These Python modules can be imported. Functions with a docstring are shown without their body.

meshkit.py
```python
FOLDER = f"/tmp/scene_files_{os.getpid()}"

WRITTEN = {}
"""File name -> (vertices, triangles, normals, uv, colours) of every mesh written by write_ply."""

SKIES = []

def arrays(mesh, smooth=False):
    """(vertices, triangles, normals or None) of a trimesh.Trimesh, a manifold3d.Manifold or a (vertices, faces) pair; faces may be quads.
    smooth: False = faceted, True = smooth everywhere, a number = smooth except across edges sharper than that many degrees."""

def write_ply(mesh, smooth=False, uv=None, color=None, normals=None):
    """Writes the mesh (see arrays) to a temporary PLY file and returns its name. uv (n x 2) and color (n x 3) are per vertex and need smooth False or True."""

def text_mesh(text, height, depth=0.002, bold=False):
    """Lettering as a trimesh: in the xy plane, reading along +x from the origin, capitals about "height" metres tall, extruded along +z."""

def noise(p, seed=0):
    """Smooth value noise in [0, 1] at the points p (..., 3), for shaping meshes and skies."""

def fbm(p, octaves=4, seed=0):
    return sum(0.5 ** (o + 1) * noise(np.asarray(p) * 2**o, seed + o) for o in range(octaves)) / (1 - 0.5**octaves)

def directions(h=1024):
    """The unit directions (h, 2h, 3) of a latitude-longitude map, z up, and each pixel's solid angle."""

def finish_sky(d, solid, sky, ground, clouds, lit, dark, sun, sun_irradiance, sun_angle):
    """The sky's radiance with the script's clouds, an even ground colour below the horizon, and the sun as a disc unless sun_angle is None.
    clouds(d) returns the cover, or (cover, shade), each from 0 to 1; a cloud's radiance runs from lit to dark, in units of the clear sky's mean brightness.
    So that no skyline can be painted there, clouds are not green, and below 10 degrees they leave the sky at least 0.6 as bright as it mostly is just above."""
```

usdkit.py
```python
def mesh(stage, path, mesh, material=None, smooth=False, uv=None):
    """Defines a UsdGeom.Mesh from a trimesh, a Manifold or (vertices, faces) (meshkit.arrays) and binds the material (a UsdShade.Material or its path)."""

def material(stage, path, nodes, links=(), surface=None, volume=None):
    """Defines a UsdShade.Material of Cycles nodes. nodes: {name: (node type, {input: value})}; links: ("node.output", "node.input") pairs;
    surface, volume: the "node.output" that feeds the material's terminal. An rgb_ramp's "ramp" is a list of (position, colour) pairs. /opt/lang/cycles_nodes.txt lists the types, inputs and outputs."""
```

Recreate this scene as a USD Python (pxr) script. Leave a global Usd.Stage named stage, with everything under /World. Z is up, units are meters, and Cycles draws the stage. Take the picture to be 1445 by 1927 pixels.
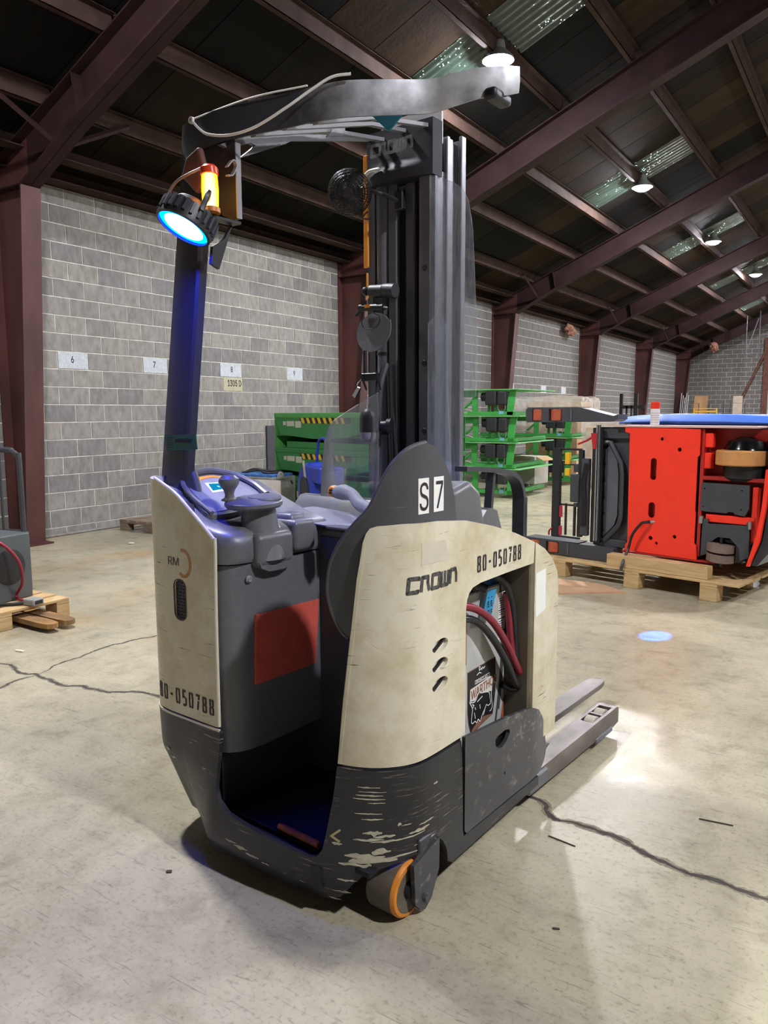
import math, random
import numpy as np, trimesh, manifold3d as m3, usdkit, meshkit
from shapely.geometry import Polygon, Point, box as sbox, LineString
from pxr import Usd, UsdGeom, UsdLux, Gf, Sdf, Vt
R = random.Random(11)
stage = Usd.Stage.CreateInMemory()
UsdGeom.SetStageUpAxis(stage, UsdGeom.Tokens.z); UsdGeom.SetStageMetersPerUnit(stage, 1.0)
UsdGeom.Xform.Define(stage, '/World'); UsdGeom.Scope.Define(stage, '/World/Looks')

# ---------------------------------------------------------------- camera, light, exposure
EXPOSURE = 2.35
LAMP_POWER = 1.0
F_PX, YAW, PITCH, ROLL, EYE = 1450.0, 0.573226, -0.128751, -0.004726, (8.02936, -5.5326, 1.41746)
def camera():
    cy, sy = math.cos(YAW), math.sin(YAW)
    fw = np.array([-sy*math.cos(PITCH), cy*math.cos(PITCH), math.sin(PITCH)])
    r0 = np.array([cy, sy, 0]); u0 = np.cross(r0, fw)
    r = math.cos(ROLL)*r0 + math.sin(ROLL)*u0; u = -math.sin(ROLL)*r0 + math.cos(ROLL)*u0
    c = UsdGeom.Camera.Define(stage, '/World/camera')
    M = Gf.Matrix4d(*[float(x) for x in (*r, 0, *u, 0, *(-fw), 0, *EYE, 1)])
    c.AddTransformOp().Set(M)
    c.CreateHorizontalApertureAttr(36.0); c.CreateVerticalApertureAttr(36.0*1927/1445)
    c.CreateFocalLengthAttr(36.0*F_PX/1445); c.CreateClippingRangeAttr(Gf.Vec2f(0.05, 200))
    c.CreateExposureAttr(EXPOSURE)
camera()
sky = UsdLux.DomeLight.Define(stage, '/World/night_sky'); sky.CreateIntensityAttr(0.05); sky.CreateColorAttr(Gf.Vec3f(0.75, 0.85, 1.0))
# the hall's high-bay lamps are built further down (LAMPS); their strength is LAMP_POWER

# ---------------------------------------------------------------- helpers
used = {}
def numbered(path):
    n = used.get(path, 0); used[path] = n + 1
    return path if n == 0 else f'{path}_{n:03d}'
def tag(pr, label=None, cat=None, group=None, kind=None):
    for k, v in (('label', label), ('category', cat), ('group', group), ('kind', kind)):
        if v: pr.SetCustomDataByKey(k, v)
    return pr
def pth(parent): return '/World' if parent is None else (parent if isinstance(parent, str) else str(parent.GetPath()))
def obj(name, mesh, mat, parent=None, label=None, cat=None, group=None, kind=None, smooth=35):
    path = numbered(pth(parent) + '/' + name)
    if isinstance(mesh, list): mesh = join(mesh)
    m = usdkit.mesh(stage, path, mesh, mat, smooth=smooth)
    return tag(m.GetPrim(), label, cat, group, kind)
def thing(name, label, cat=None, loc=(0, 0, 0), rotz=0, group=None, kind=None, parent=None):
    x = UsdGeom.Xform.Define(stage, numbered(pth(parent) + '/' + name))
    x.AddTranslateOp().Set(Gf.Vec3d(*[float(c) for c in loc])); x.AddRotateZOp().Set(float(rotz))
    return tag(x.GetPrim(), label, cat, group, kind)
def dup(src, name, label, cat, loc, rotz=0, group=None):
    r = thing(name, label, cat, loc, rotz, group)
    r.GetReferences().AddInternalReference(src.GetPath()); r.SetInstanceable(True)
    return r
def arr(m):
    v, f, _ = meshkit.arrays(m); return v, f
def join(ms):
    vs, fs, n = [], [], 0
    for m in ms:
        v, f = arr(m); vs.append(v); fs.append(f + n); n += len(v)
    return np.vstack(vs), np.vstack(fs)
def xf(m, loc=(0, 0, 0), rot=(0, 0, 0), scale=(1, 1, 1)):
    """scale, then rotate about x, y, z in degrees, then move"""
    v, f = arr(m); v = v*np.array(scale)
    for ax, a in enumerate(rot):
        if a:
            c, s = math.cos(math.radians(a)), math.sin(math.radians(a)); i, j = [(1, 2), (2, 0), (0, 1)][ax]
            v = v.copy(); vi = v[:, i]*c - v[:, j]*s; vj = v[:, i]*s + v[:, j]*c; v[:, i] = vi; v[:, j] = vj
    return v + np.array(loc, float), f
def bx(x0, x1, y0, y1, z0, z1, b=0.0):
    """a box between two corners, edges chamfered by b"""
    x0, x1 = min(x0, x1), max(x0, x1); y0, y1 = min(y0, y1), max(y0, y1); z0, z1 = min(z0, z1), max(z0, z1)
    if b <= 0:
        v = np.array([[x, y, z] for x in (x0, x1) for y in (y0, y1) for z in (z0, z1)], float)
        f = np.array([[0, 1, 3], [0, 3, 2], [4, 6, 7], [4, 7, 5], [0, 4, 5], [0, 5, 1], [2, 3, 7], [2, 7, 6], [0, 2, 6], [0, 6, 4], [1, 5, 7], [1, 7, 3]])
        return v, f
    pts = []
    for x, sx in ((x0, 1), (x1, -1)):
        for y, sy in ((y0, 1), (y1, -1)):
            for z, sz in ((z0, 1), (z1, -1)):
                pts += [[x + sx*b, y + sy*b, z], [x + sx*b, y, z + sz*b], [x, y + sy*b, z + sz*b]]
    return m3.Manifold.hull_points(np.array(pts, float))
def rbox(x0, x1, y0, y1, z0, z1, r, n=12):
    s = m3.Manifold.sphere(r, n)
    return m3.Manifold.batch_hull([s.translate([x, y, z]) for x in (x0+r, x1-r) for y in (y0+r, y1-r) for z in (z0+r, z1-r)])
def cyl(p0, p1, r0, r1=None, n=20):
    p0, p1 = np.array(p0, float), np.array(p1, float); r1 = r0 if r1 is None else r1
    d = p1 - p0; L = np.linalg.norm(d); d /= L
    a = np.cross(d, [0, 0, 1.0] if abs(d[2]) < .9 else [1.0, 0, 0]); a /= np.linalg.norm(a); b = np.cross(d, a)
    t = np.arange(n)*2*np.pi/n; ring = np.cos(t)[:, None]*a + np.sin(t)[:, None]*b
    v = np.vstack([p0 + ring*r0, p1 + ring*r1, [p0], [p1]]); f = []
    for i in range(n):
        j = (i+1) % n; f += [[i, j, n+j], [i, n+j, n+i], [2*n, j, i], [2*n+1, n+i, n+j]]
    return v, np.array(f)
def lathe(profile, n=32, p=(0, 0, 0), axis=(0, 0, 1)):
    """profile [(radius, height)] turned about an axis through p"""
    pr = np.array(profile, float); d = np.array(axis, float); d /= np.linalg.norm(d)
    a = np.cross(d, [0, 0, 1.0] if abs(d[2]) < .9 else [1.0, 0, 0]); a /= np.linalg.norm(a); b = np.cross(d, a)
    t = np.arange(n)*2*np.pi/n; ring = np.cos(t)[:, None]*a + np.sin(t)[:, None]*b
    v = np.vstack([np.array(p) + ring*r + d*h for r, h in pr]); f = []
    for k in range(len(pr)-1):
        for i in range(n):
            j = (i+1) % n; f += [[k*n+i, k*n+j, (k+1)*n+j], [k*n+i, (k+1)*n+j, (k+1)*n+i]]
    return v, np.array(f)
def spline(pts, k=8, closed=False):
    p = np.array(pts, float)
    if len(p) < 3: return p
    q = np.vstack([p[-1:], p, p[:2]]) if closed else np.vstack([2*p[0]-p[1], p, 2*p[-1]-p[-2]])
    out = []
    for i in range(1, len(q)-2):
        a, b, c, d = q[i-1:i+3]
        for t in np.arange(k)/k:
            out.append(.5*(2*b + (c-a)*t + (2*a-5*b+4*c-d)*t*t + (3*b-a-3*c+d)*t**3))
    if not closed: out.append(p[-1])
    return np.array(out)
def tube(pts, r, n=10, k=8, smooth=True):
    p = spline(pts, k) if smooth else np.array(pts, float)
    t = np.gradient(p, axis=0); t /= np.linalg.norm(t, axis=1, keepdims=True) + 1e-12
    a = np.cross(t[0], [0, 0, 1.0] if abs(t[0][2]) < .9 else [1.0, 0, 0]); fr = []
    for i in range(len(p)):
        a = a - t[i]*(a@t[i]); a /= np.linalg.norm(a) + 1e-12; fr.append((a.copy(), np.cross(t[i], a)))
    ang = np.arange(n)*2*np.pi/n; rr = np.broadcast_to(r, (len(p),))
    v = np.vstack([p[i] + rr[i]*(np.cos(ang)[:, None]*fr[i][0] + np.sin(ang)[:, None]*fr[i][1]) for i in range(len(p))] + [p[:1], p[-1:]]); f = []
    for i in range(len(p)-1):
        for j in range(n):
            k2 = (j+1) % n; f += [[i*n+j, i*n+k2, (i+1)*n+k2], [i*n+j, (i+1)*n+k2, (i+1)*n+j]]
    L = len(p)*n
    for j in range(n):
        k2 = (j+1) % n; f += [[L, k2, j], [L+1, L-n+j, L-n+k2]]
    return v, np.array(f)
def sweep(sections, closed_ring=True, caps=True):
    """skin over a list of rings with the same number of points"""
    S = np.array(sections, float); m, n = S.shape[:2]; v = S.reshape(-1, 3); f = []
    for i in range(m-1):
        for j in range(n if closed_ring else n-1):
            k = (j+1) % n; f += [[i*n+j, i*n+k, (i+1)*n+k], [i*n+j, (i+1)*n+k, (i+1)*n+j]]
    if caps and closed_ring:
        v = np.vstack([v, S[0].mean(0), S[-1].mean(0)]); a = m*n
        for j in range(n):
            k = (j+1) % n; f += [[a, k, j], [a+1, (m-1)*n+j, (m-1)*n+k]]
    return v, np.array(f)
def ccw(p):
    p = np.array(p, float); x, y = p[:, 0], p[:, 1]
    return p if (x*np.roll(y, -1) - np.roll(x, -1)*y).sum() > 0 else p[::-1]
def slab(outline, t, holes=(), fine=None):
    """outline (2-D) extruded from 0 to t, as a Manifold in (x, y, t)"""
    if hasattr(outline, 'exterior'):
        holes = [np.array(h.coords)[:-1] for h in outline.interiors]; outline = np.array(outline.exterior.coords)[:-1]
    cs = m3.CrossSection([ccw(outline)])
    for h in holes: cs = cs - m3.CrossSection([ccw(h)])
    m = cs.extrude(t)
    return m.refine_to_length(fine) if fine else m
def warp(m, fn):
    v, f = arr(m); return np.asarray(fn(v)), f
def panel(outline, t, o, ex, ey, holes=(), fine=None):
    """a flat plate: outline coordinates run along ex, ey from o, thickness along ex x ey"""
    ex, ey, o = np.array(ex, float), np.array(ey, float), np.array(o, float); ez = np.cross(ex, ey)
    return warp(slab(outline, t, holes, fine), lambda v: o + v[:, :1]*ex + v[:, 1:2]*ey + v[:, 2:]*ez)
def letters(text, h, o, ex, ey, depth=.0015, bold=False, squeeze=1.0, center=False):
    v, f = arr(meshkit.text_mesh(text, h, depth, bold)); v = v.copy(); v[:, 0] *= squeeze
    if center: v[:, 0] -= (v[:, 0].min() + v[:, 0].max())/2
    ex, ey, o = np.array(ex, float), np.array(ey, float), np.array(o, float); ez = np.cross(ex, ey)
    return o + v[:, :1]*ex + v[:, 1:2]*ey + v[:, 2:]*ez, f

# ---------------------------------------------------------------- materials
def lin(c):
    if isinstance(c, str): c = [int(c[i:i+2], 16)/255 for i in (0, 2, 4)]
    return tuple(x/12.92 if x < .04045 else ((x+.055)/1.055)**2.4 for x in c)
def mat(name, col, rough=.5, metal=0.0, var=.0, scale=6.0, bump=0.0, bscale=60.0, col2=None, spec=.5, stretch=(1, 1, 1), lo=.35, hi=.65, coat=0.0, detail=5.0):
    """principled with noise between two colours and a fine bump"""
    a = lin(col); b = lin(col2) if col2 else tuple(x*(1-var) for x in a)
    N = {'p': ('principled_bsdf', {'roughness': rough, 'metallic': metal, 'base_color': a, 'specular_ior_level': spec, 'coat_weight': coat})}
    L = []
    if var or col2:
        N.update({'g': ('geometry', {}), 'm': ('mapping', {'scale': stretch}), 'n': ('noise_texture', {'scale': scale, 'detail': detail, 'roughness': .6}), 'r': ('rgb_ramp', {'ramp': [(0, a), (lo, a), (hi, b), (1, b)]})})
        L += [('g.position', 'm.vector'), ('m.vector', 'n.vector'), ('n.fac', 'r.fac'), ('r.color', 'p.base_color')]
    if bump:
        if 'g' not in N: N['g'] = ('geometry', {})
        N.update({'bn': ('noise_texture', {'scale': bscale, 'detail': 4.0}), 'b': ('bump', {'strength': 1.0, 'distance': bump})})
        L += [('g.position', 'bn.vector'), ('bn.fac', 'b.height'), ('b.normal', 'p.normal')]
    return usdkit.material(stage, '/World/Looks/' + name, N, L, surface='p.BSDF')
def mat_worn(name, col, wear, rough=.4, metal=0.0, along=(1.2, 1.2, 55), thr=(.60, .66), zone=(.5, .62), zscale=3.0, dirt=.2, bump=.0004, dcol=None):
    """paint with long scrapes (a second colour) along the horizontal, gathered in patches, and faint dirt"""
    a, w = lin(col), lin(wear); d = lin(dcol) if dcol else tuple(x*(1-dirt) for x in a)
    N = {'g': ('geometry', {}), 'm': ('mapping', {'scale': along}), 'n': ('noise_texture', {'scale': 4.0, 'detail': 6.0, 'roughness': .65}),
         'z': ('noise_texture', {'scale': zscale, 'detail': 4.0}), 'd': ('noise_texture', {'scale': 5.0, 'detail': 8.0, 'roughness': .7}),
         'zr': ('map_range', {'from_min': zone[0], 'from_max': zone[1], 'clamp': True}), 'nr': ('map_range', {'from_min': thr[0], 'from_max': thr[1], 'clamp': True}),
         'mul': ('math', {'math_type': 'multiply'}), 'dr': ('rgb_ramp', {'ramp': [(0, a), (.42, a), (.72, d), (1, d)]}),
         'mx': ('mix_color', {'b': w}), 'p': ('principled_bsdf', {'roughness': rough, 'metallic': metal}), 'b': ('bump', {'strength': 1.0, 'distance': bump, 'invert': True})}
    L = [('g.position', 'm.vector'), ('m.vector', 'n.vector'), ('g.position', 'z.vector'), ('g.position', 'd.vector'), ('z.fac', 'zr.value'), ('n.fac', 'nr.value'),
         ('zr.result', 'mul.value1'), ('nr.result', 'mul.value2'), ('d.fac', 'dr.fac'), ('dr.color', 'mx.a'), ('mul.value', 'mx.fac'), ('mx.result', 'p.base_color'), ('mul.value', 'b.height'), ('b.normal', 'p.normal')]
    return usdkit.material(stage, '/World/Looks/' + name, N, L, surface='p.BSDF')
def mat_emit(name, col, strength):
    return usdkit.material(stage, '/World/Looks/' + name, {'e': ('emission', {'color': lin(col), 'strength': strength})}, [], surface='e.emission')
def mat_clear(name, tint=(.93, .95, .97), haze=.12):
    """a sheet of clear plastic: mostly see-through, reflecting at grazing angles, a little milky with scratches"""
    N = {'t': ('transparent_bsdf', {'color': tint}), 'gl': ('glossy_bsdf', {'roughness': .06, 'color': (1, 1, 1)}), 'f': ('fresnel', {'IOR': 1.5}), 'm1': ('mix_closure', {}),
         'd': ('diffuse_bsdf', {'color': (.75, .77, .85)}), 'g': ('geometry', {}), 'mp': ('mapping', {'scale': (9, 9, 1.2)}), 'n': ('noise_texture', {'scale': 9.0, 'detail': 7.0, 'roughness': .7}),
         'r': ('map_range', {'from_min': .35, 'from_max': .8, 'to_min': haze*.5, 'to_max': haze*2.2, 'clamp': True}), 'm2': ('mix_closure', {})}
    L = [('f.fac', 'm1.fac'), ('t.BSDF', 'm1.closure1'), ('gl.BSDF', 'm1.closure2'), ('g.position', 'mp.vector'), ('mp.vector', 'n.vector'), ('n.fac', 'r.value'), ('r.result', 'm2.fac'), ('m1.closure', 'm2.closure1'), ('d.BSDF', 'm2.closure2')]
    return usdkit.material(stage, '/World/Looks/' + name, N, L, surface='m2.closure')

# ---------------------------------------------------------------- the hall: walls, floor, steel frames, roof
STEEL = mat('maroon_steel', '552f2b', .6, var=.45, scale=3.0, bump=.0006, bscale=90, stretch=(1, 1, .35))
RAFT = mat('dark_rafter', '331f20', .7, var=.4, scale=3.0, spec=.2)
MORTAR = mat('mortar', 'dedbd0', .9, var=.3, scale=9, bump=.002)
BLOCKS = [mat(f'block_{i}', c, .92, var=.32, scale=14, bump=.002, bscale=160, stretch=(1, 1, .5)) for i, c in enumerate(('95918b', '8e8a85', '9a958d', '868280'))]
def block_stuff():
    a = {'g': ('geometry', {}), 'r': ('rgb_ramp', {'ramp': [(0, lin('807c78')), (.4, lin('918d86')), (.75, lin('9b968c')), (1, lin('a49e90'))]}), 'n': ('noise_texture', {'scale': 14.0, 'detail': 4.0}),
         'mx': ('mix_color', {'blend_type': 'multiply', 'fac': .5}), 'p': ('principled_bsdf', {'roughness': .92}), 'b': ('bump', {'distance': .002, 'strength': 1.0})}
    return usdkit.material(stage, '/World/Looks/block_run', a, [('g.random_per_island', 'r.fac'), ('r.color', 'mx.a'), ('g.position', 'n.vector'), ('n.color', 'mx.b'), ('mx.result', 'p.base_color'), ('n.fac', 'b.height'), ('b.normal', 'p.normal')], surface='p.BSDF')
BRUN = block_stuff()
BW, BH, EAVE = .4064, .2032, 3.95
WALL_END = 33.0
def stretcher_blocks(y0, y1, ztop):
    """(a0, a1, z0, z1, row) of each block of a wall in running bond"""
    out = []
    for k in range(-1, 60):
        z0 = max(0, .1016 + BH*k); z1 = min(.1016 + BH*(k+1), ztop)
        if z1 - z0 < .03: continue
        off = 0 if k % 2 == 1 else .5
        i = math.floor(y0/BW - off)
        while (i + off)*BW < y1:
            a0 = max((i+off)*BW, y0); a1 = min((i+1+off)*BW, y1)
            if a1 - a0 > .03: out.append((a0, a1, z0, z1, k))
            i += 1
    return out
J = .007
wl = thing('wall_left', 'long grey concrete block wall with pale mortar joints between the maroon steel columns', kind='structure')
obj('mortar', bx(-.15, 0, -12, WALL_END, 0, EAVE), MORTAR, wl)
obj('eave_filler', bx(-.15, -.01, -12, WALL_END, EAVE, 4.2), STEEL, wl)
bl = sorted(stretcher_blocks(-2.5, WALL_END, EAVE), key=lambda b: abs(b[0] - 2.2) + (.4*abs(b[2]-2.0)))
front = lambda b: bx(-.01, .005 + .002*R.random(), b[0]+J, b[1]-J, b[2]+J, b[3]-J)
for b in bl[:300]: obj('block', front(b), BLOCKS[R.choice([0, 0, 1, 2, 3])], wl, smooth=False)
obj('block_run', [front(b) for b in bl[300:]], BRUN, wl, kind='stuff', smooth=False)
PAINT = mat('white_block_paint', 'c3c7cc', .8, var=.2, scale=25); YPAINT = mat('cream_block_paint', 'b9b394', .8, var=.2, scale=25); INK = mat('black_ink', '18181a', .6)
def wall_sign(y0, y1, k, text, m, h, ty):
    z0, z1 = .1016 + BH*k + .008, .1016 + BH*(k+1) - .008
    s = obj('painted_number', bx(.004, .0085, y0+.008, y1-.008, z0, z1), m, wl)
    if text: obj('numeral', letters(text, h, (.0084, ty, z0 + .07), (0, 1, 0), (0, 0, 1), .0012, True, .7), INK, s)
wall_sign(0, BW, 9, '6', PAINT, .075, .17); wall_sign(3*BW, 4*BW, 9, '7', PAINT, .075, 3.4*BW); wall_sign(6.38*BW, 7.48*BW, 9, '8', PAINT, .075, 6.9*BW)
wall_sign(10*BW, 11*BW, 9, '9', PAINT, .075, 10.4*BW); wall_sign(6.5*BW, 7.5*BW, 8, '1305 D', YPAINT, .085, 6.72*BW)
for y in (12.66, 14.9, 16.5): wall_sign(y, y + .4, 9, '', PAINT, 0, 0)
bz = thing('wall_far', 'far end concrete block wall closing the warehouse', kind='structure')
obj('mortar', bx(0, 17, WALL_END, WALL_END+.15, 0, 8), MORTAR, bz)
fb = [b for b in stretcher_blocks(0, 3.5, 5.3)]
obj('block_run', [bx(b[0]+J, b[1]-J, WALL_END-.006, WALL_END+.01, b[2]+J, b[3]-J) for b in fb], BRUN, bz, kind='stuff', smooth=False)
PLAINW = mat('plain_block', '908c86', .9, var=.3, scale=3)
obj('wall_right', bx(17, 17.15, -12, WALL_END, 0, 4.1), PLAINW, label='plain block wall on the far right side, out of the picture', kind='structure')
obj('wall_back', bx(0, 17, -12.15, -12, 0, 8), PLAINW, label='plain block wall behind the photographer', kind='structure')
DOORW = mat('door_white', 'd9dcde', .5); 
d1 = thing('door_1', 'pale ribbed overhead door in the far wall behind the rusty post', kind='structure')
for i in range(9): obj('door_section', bx(3.62, 7.2, WALL_END-.09, WALL_END-.02, .5*i + .012, .5*i + .488, .01), DOORW, d1)
RUST = mat('rust_brown', '6d4234', .8, var=.5, scale=12)
obj('trim_1', bx(3.38, 3.58, WALL_END-.3, WALL_END-.02, 0, 4.6), RUST, label='rusty brown steel door post at the far wall', kind='structure')

# floor: worn, half polished concrete
def mat_floor():
    N = {'g': ('geometry', {}),
         'n1': ('noise_texture', {'scale': .55, 'detail': 8.0, 'roughness': .62, 'distortion': .6}), 'n2': ('noise_texture', {'scale': 5.5, 'detail': 10.0, 'roughness': .72, 'distortion': .25}), 'n3': ('noise_texture', {'scale': 60.0, 'detail': 6.0, 'roughness': .7}),
         'c1': ('rgb_ramp', {'ramp': [(0, lin('867f69')), (.38, lin('9a937b')), (.55, lin('b2ab91')), (.75, lin('c1ba9e')), (1, lin('cec7aa'))]}),
         'c2': ('rgb_ramp', {'ramp': [(0, (.45, .44, .42)), (.34, (.70, .69, .67)), (.46, (.92, .92, .91)), (.56, (1, 1, 1)), (1, (1.0, 1.0, 1.0))]}), 'mx': ('mix_color', {'blend_type': 'multiply', 'fac': .62}),
         'c3': ('rgb_ramp', {'ramp': [(0, (.4, .39, .38)), (.36, (.62, .61, .6)), (.46, (.97, .97, .96)), (1, (1, 1, 1))]}), 'mx2': ('mix_color', {'blend_type': 'multiply', 'fac': .75}),
         # scratches: thin stretched noise at two angles
         'mpA': ('mapping', {'rotation': (0, 0, .95), 'scale': (5, 60, 1)}), 'sA': ('noise_texture', {'scale': 1.6, 'detail': 3.0, 'roughness': .5, 'distortion': 1.2}), 'tA': ('map_range', {'from_min': .65, 'from_max': .71, 'to_min': 0.0, 'to_max': .45, 'clamp': True}),
         'mpB': ('mapping', {'rotation': (0, 0, -.75), 'scale': (4.0, 50, 1)}), 'sB': ('noise_texture', {'scale': 1.5, 'detail': 3.0, 'roughness': .5, 'distortion': 1.5}), 'tB': ('map_range', {'from_min': .65, 'from_max': .71, 'to_min': 0.0, 'to_max': .45, 'clamp': True}),
         'sc': ('math', {'math_type': 'maximum'}), 'mx3': ('mix_color', {'b': lin('57514a')}),
         # rusty ochre stains near the wall
         'so': ('noise_texture', {'scale': .8, 'detail': 5.0, 'roughness': .6}), 'to': ('map_range', {'from_min': .53, 'from_max': .70, 'to_min': 0.0, 'to_max': .55, 'clamp': True}), 'mx4': ('mix_color', {'b': lin('a8824c')}),
         'sx': ('separate_xyz', {}), 'xr': ('map_range', {'from_min': 5.5, 'from_max': 3.5, 'clamp': True}), 'xm': ('math', {'math_type': 'multiply'}),
         'rr': ('map_range', {'from_min': .3, 'from_max': .7, 'to_min': .24, 'to_max': .42, 'clamp': True}),
         'p': ('principled_bsdf', {'specular_ior_level': .5}), 'b': ('bump', {'strength': .6, 'distance': .002})}
    L = [('g.position', 'n1.vector'), ('g.position', 'n2.vector'), ('g.position', 'n3.vector'), ('n1.fac', 'c1.fac'), ('n2.fac', 'c2.fac'), ('n3.fac', 'c3.fac'), ('c1.color', 'mx.a'), ('c2.color', 'mx.b'), ('mx.result', 'mx2.a'), ('c3.color', 'mx2.b'),
         ('g.position', 'mpA.vector'), ('mpA.vector', 'sA.vector'), ('sA.fac', 'tA.value'), ('g.position', 'mpB.vector'), ('mpB.vector', 'sB.vector'), ('sB.fac', 'tB.value'), ('tA.result', 'sc.value1'), ('tB.result', 'sc.value2'), ('sc.value', 'mx3.fac'), ('mx2.result', 'mx3.a'),
         ('g.position', 'so.vector'), ('so.fac', 'to.value'), ('g.position', 'sx.vector'), ('sx.x', 'xr.value'), ('xr.result', 'xm.value1'), ('to.result', 'xm.value2'), ('xm.value', 'mx4.fac'), ('mx3.result', 'mx4.a'), ('mx4.result', 'p.base_color'),
         ('n2.fac', 'rr.value'), ('rr.result', 'p.roughness'), ('n2.fac', 'b.height'), ('b.normal', 'p.normal')]
    return usdkit.material(stage, '/World/Looks/concrete_floor', N, L, surface='p.BSDF')
FLOOR = mat_floor(); CRED_ = mat('crack_crumble', '8f8773', .95, var=.35, scale=50, bump=.003); CRACK = mat('crack_dark', '4d4840', .95, var=.4, scale=30, bump=.003)
fl = thing('floor', 'worn grey concrete floor with long cracks, scuffs and ochre stains', kind='structure')
obj('slab', bx(0, 17, -12, WALL_END, -.2, 0), FLOOR, fl)
def crack(pts, w, seed):
    rr = random.Random(seed); p = spline(pts, 26); q = np.c_[p, np.zeros(len(p))]
    p = p + np.stack([meshkit.fbm(q*14, 4, 7) - .5, meshkit.fbm(q*14, 4, 11) - .5], 1)*.045
    t = np.gradient(p, axis=0); t /= np.linalg.norm(t, axis=1, keepdims=True); n = np.stack([-t[:, 1], t[:, 0]], 1)
    ww = np.array([w*(.25 + .75*float(meshkit.fbm(q[k]*30, 3, seed)) + rr.uniform(-.12, .12))*min(1, 4*k/len(p) + .2, 4*(len(p)-1-k)/len(p) + .2) for k in range(len(p))])[:, None]
    a, b = p + n*ww, p - n*ww; m = len(p)
    v = np.vstack([np.c_[a, np.full(m, .0006)], np.c_[b, np.full(m, .0006)], np.c_[p, np.full(m, .0014)]])
    f = [x for i in range(m-1) for x in ([i, i+1, 2*m+i+1], [i, 2*m+i+1, 2*m+i], [2*m+i, 2*m+i+1, m+i+1], [2*m+i, m+i+1, m+i])]
    return v, np.array(f)
for pts, w, s in (([(6.8, -2.95), (7.03, -2.968), (7.158, -3.065), (7.35, -3.085), (7.55, -3.139), (7.77, -3.162), (8.0, -3.19), (8.6, -3.2)], .011, 1),
                  ([(3.6, -3.15), (3.866, -3.144), (3.959, -3.13), (4.115, -3.17), (4.243, -3.151), (4.494, -3.169), (4.61, -3.124), (4.752, -3.118), (4.886, -3.043), (5.055, -3.006), (5.4, -2.98), (6.0, -2.99)], .010, 2),
                  ([(4.23, -3.14), (4.156, -2.952), (4.146, -2.821), (4.121, -2.655), (4.133, -2.468), (4.199, -2.262), (4.25, -2.0)], .007, 3), ([(4.26, -3.5), (4.253, -3.376), (4.211, -3.261), (4.229, -3.17)], .008, 4)):
    e = crack(pts, w*2.6, s + 20); e[0][:, 2] *= .4; obj('crack_edge', e, CRED_, fl)
    obj('crack', crack(pts, w*1.3, s), CRACK, fl)
obj('concrete_curb', bx(0, .05, -.45, 5.4, 0, .03, .01), BLOCKS[1], fl)

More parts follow.
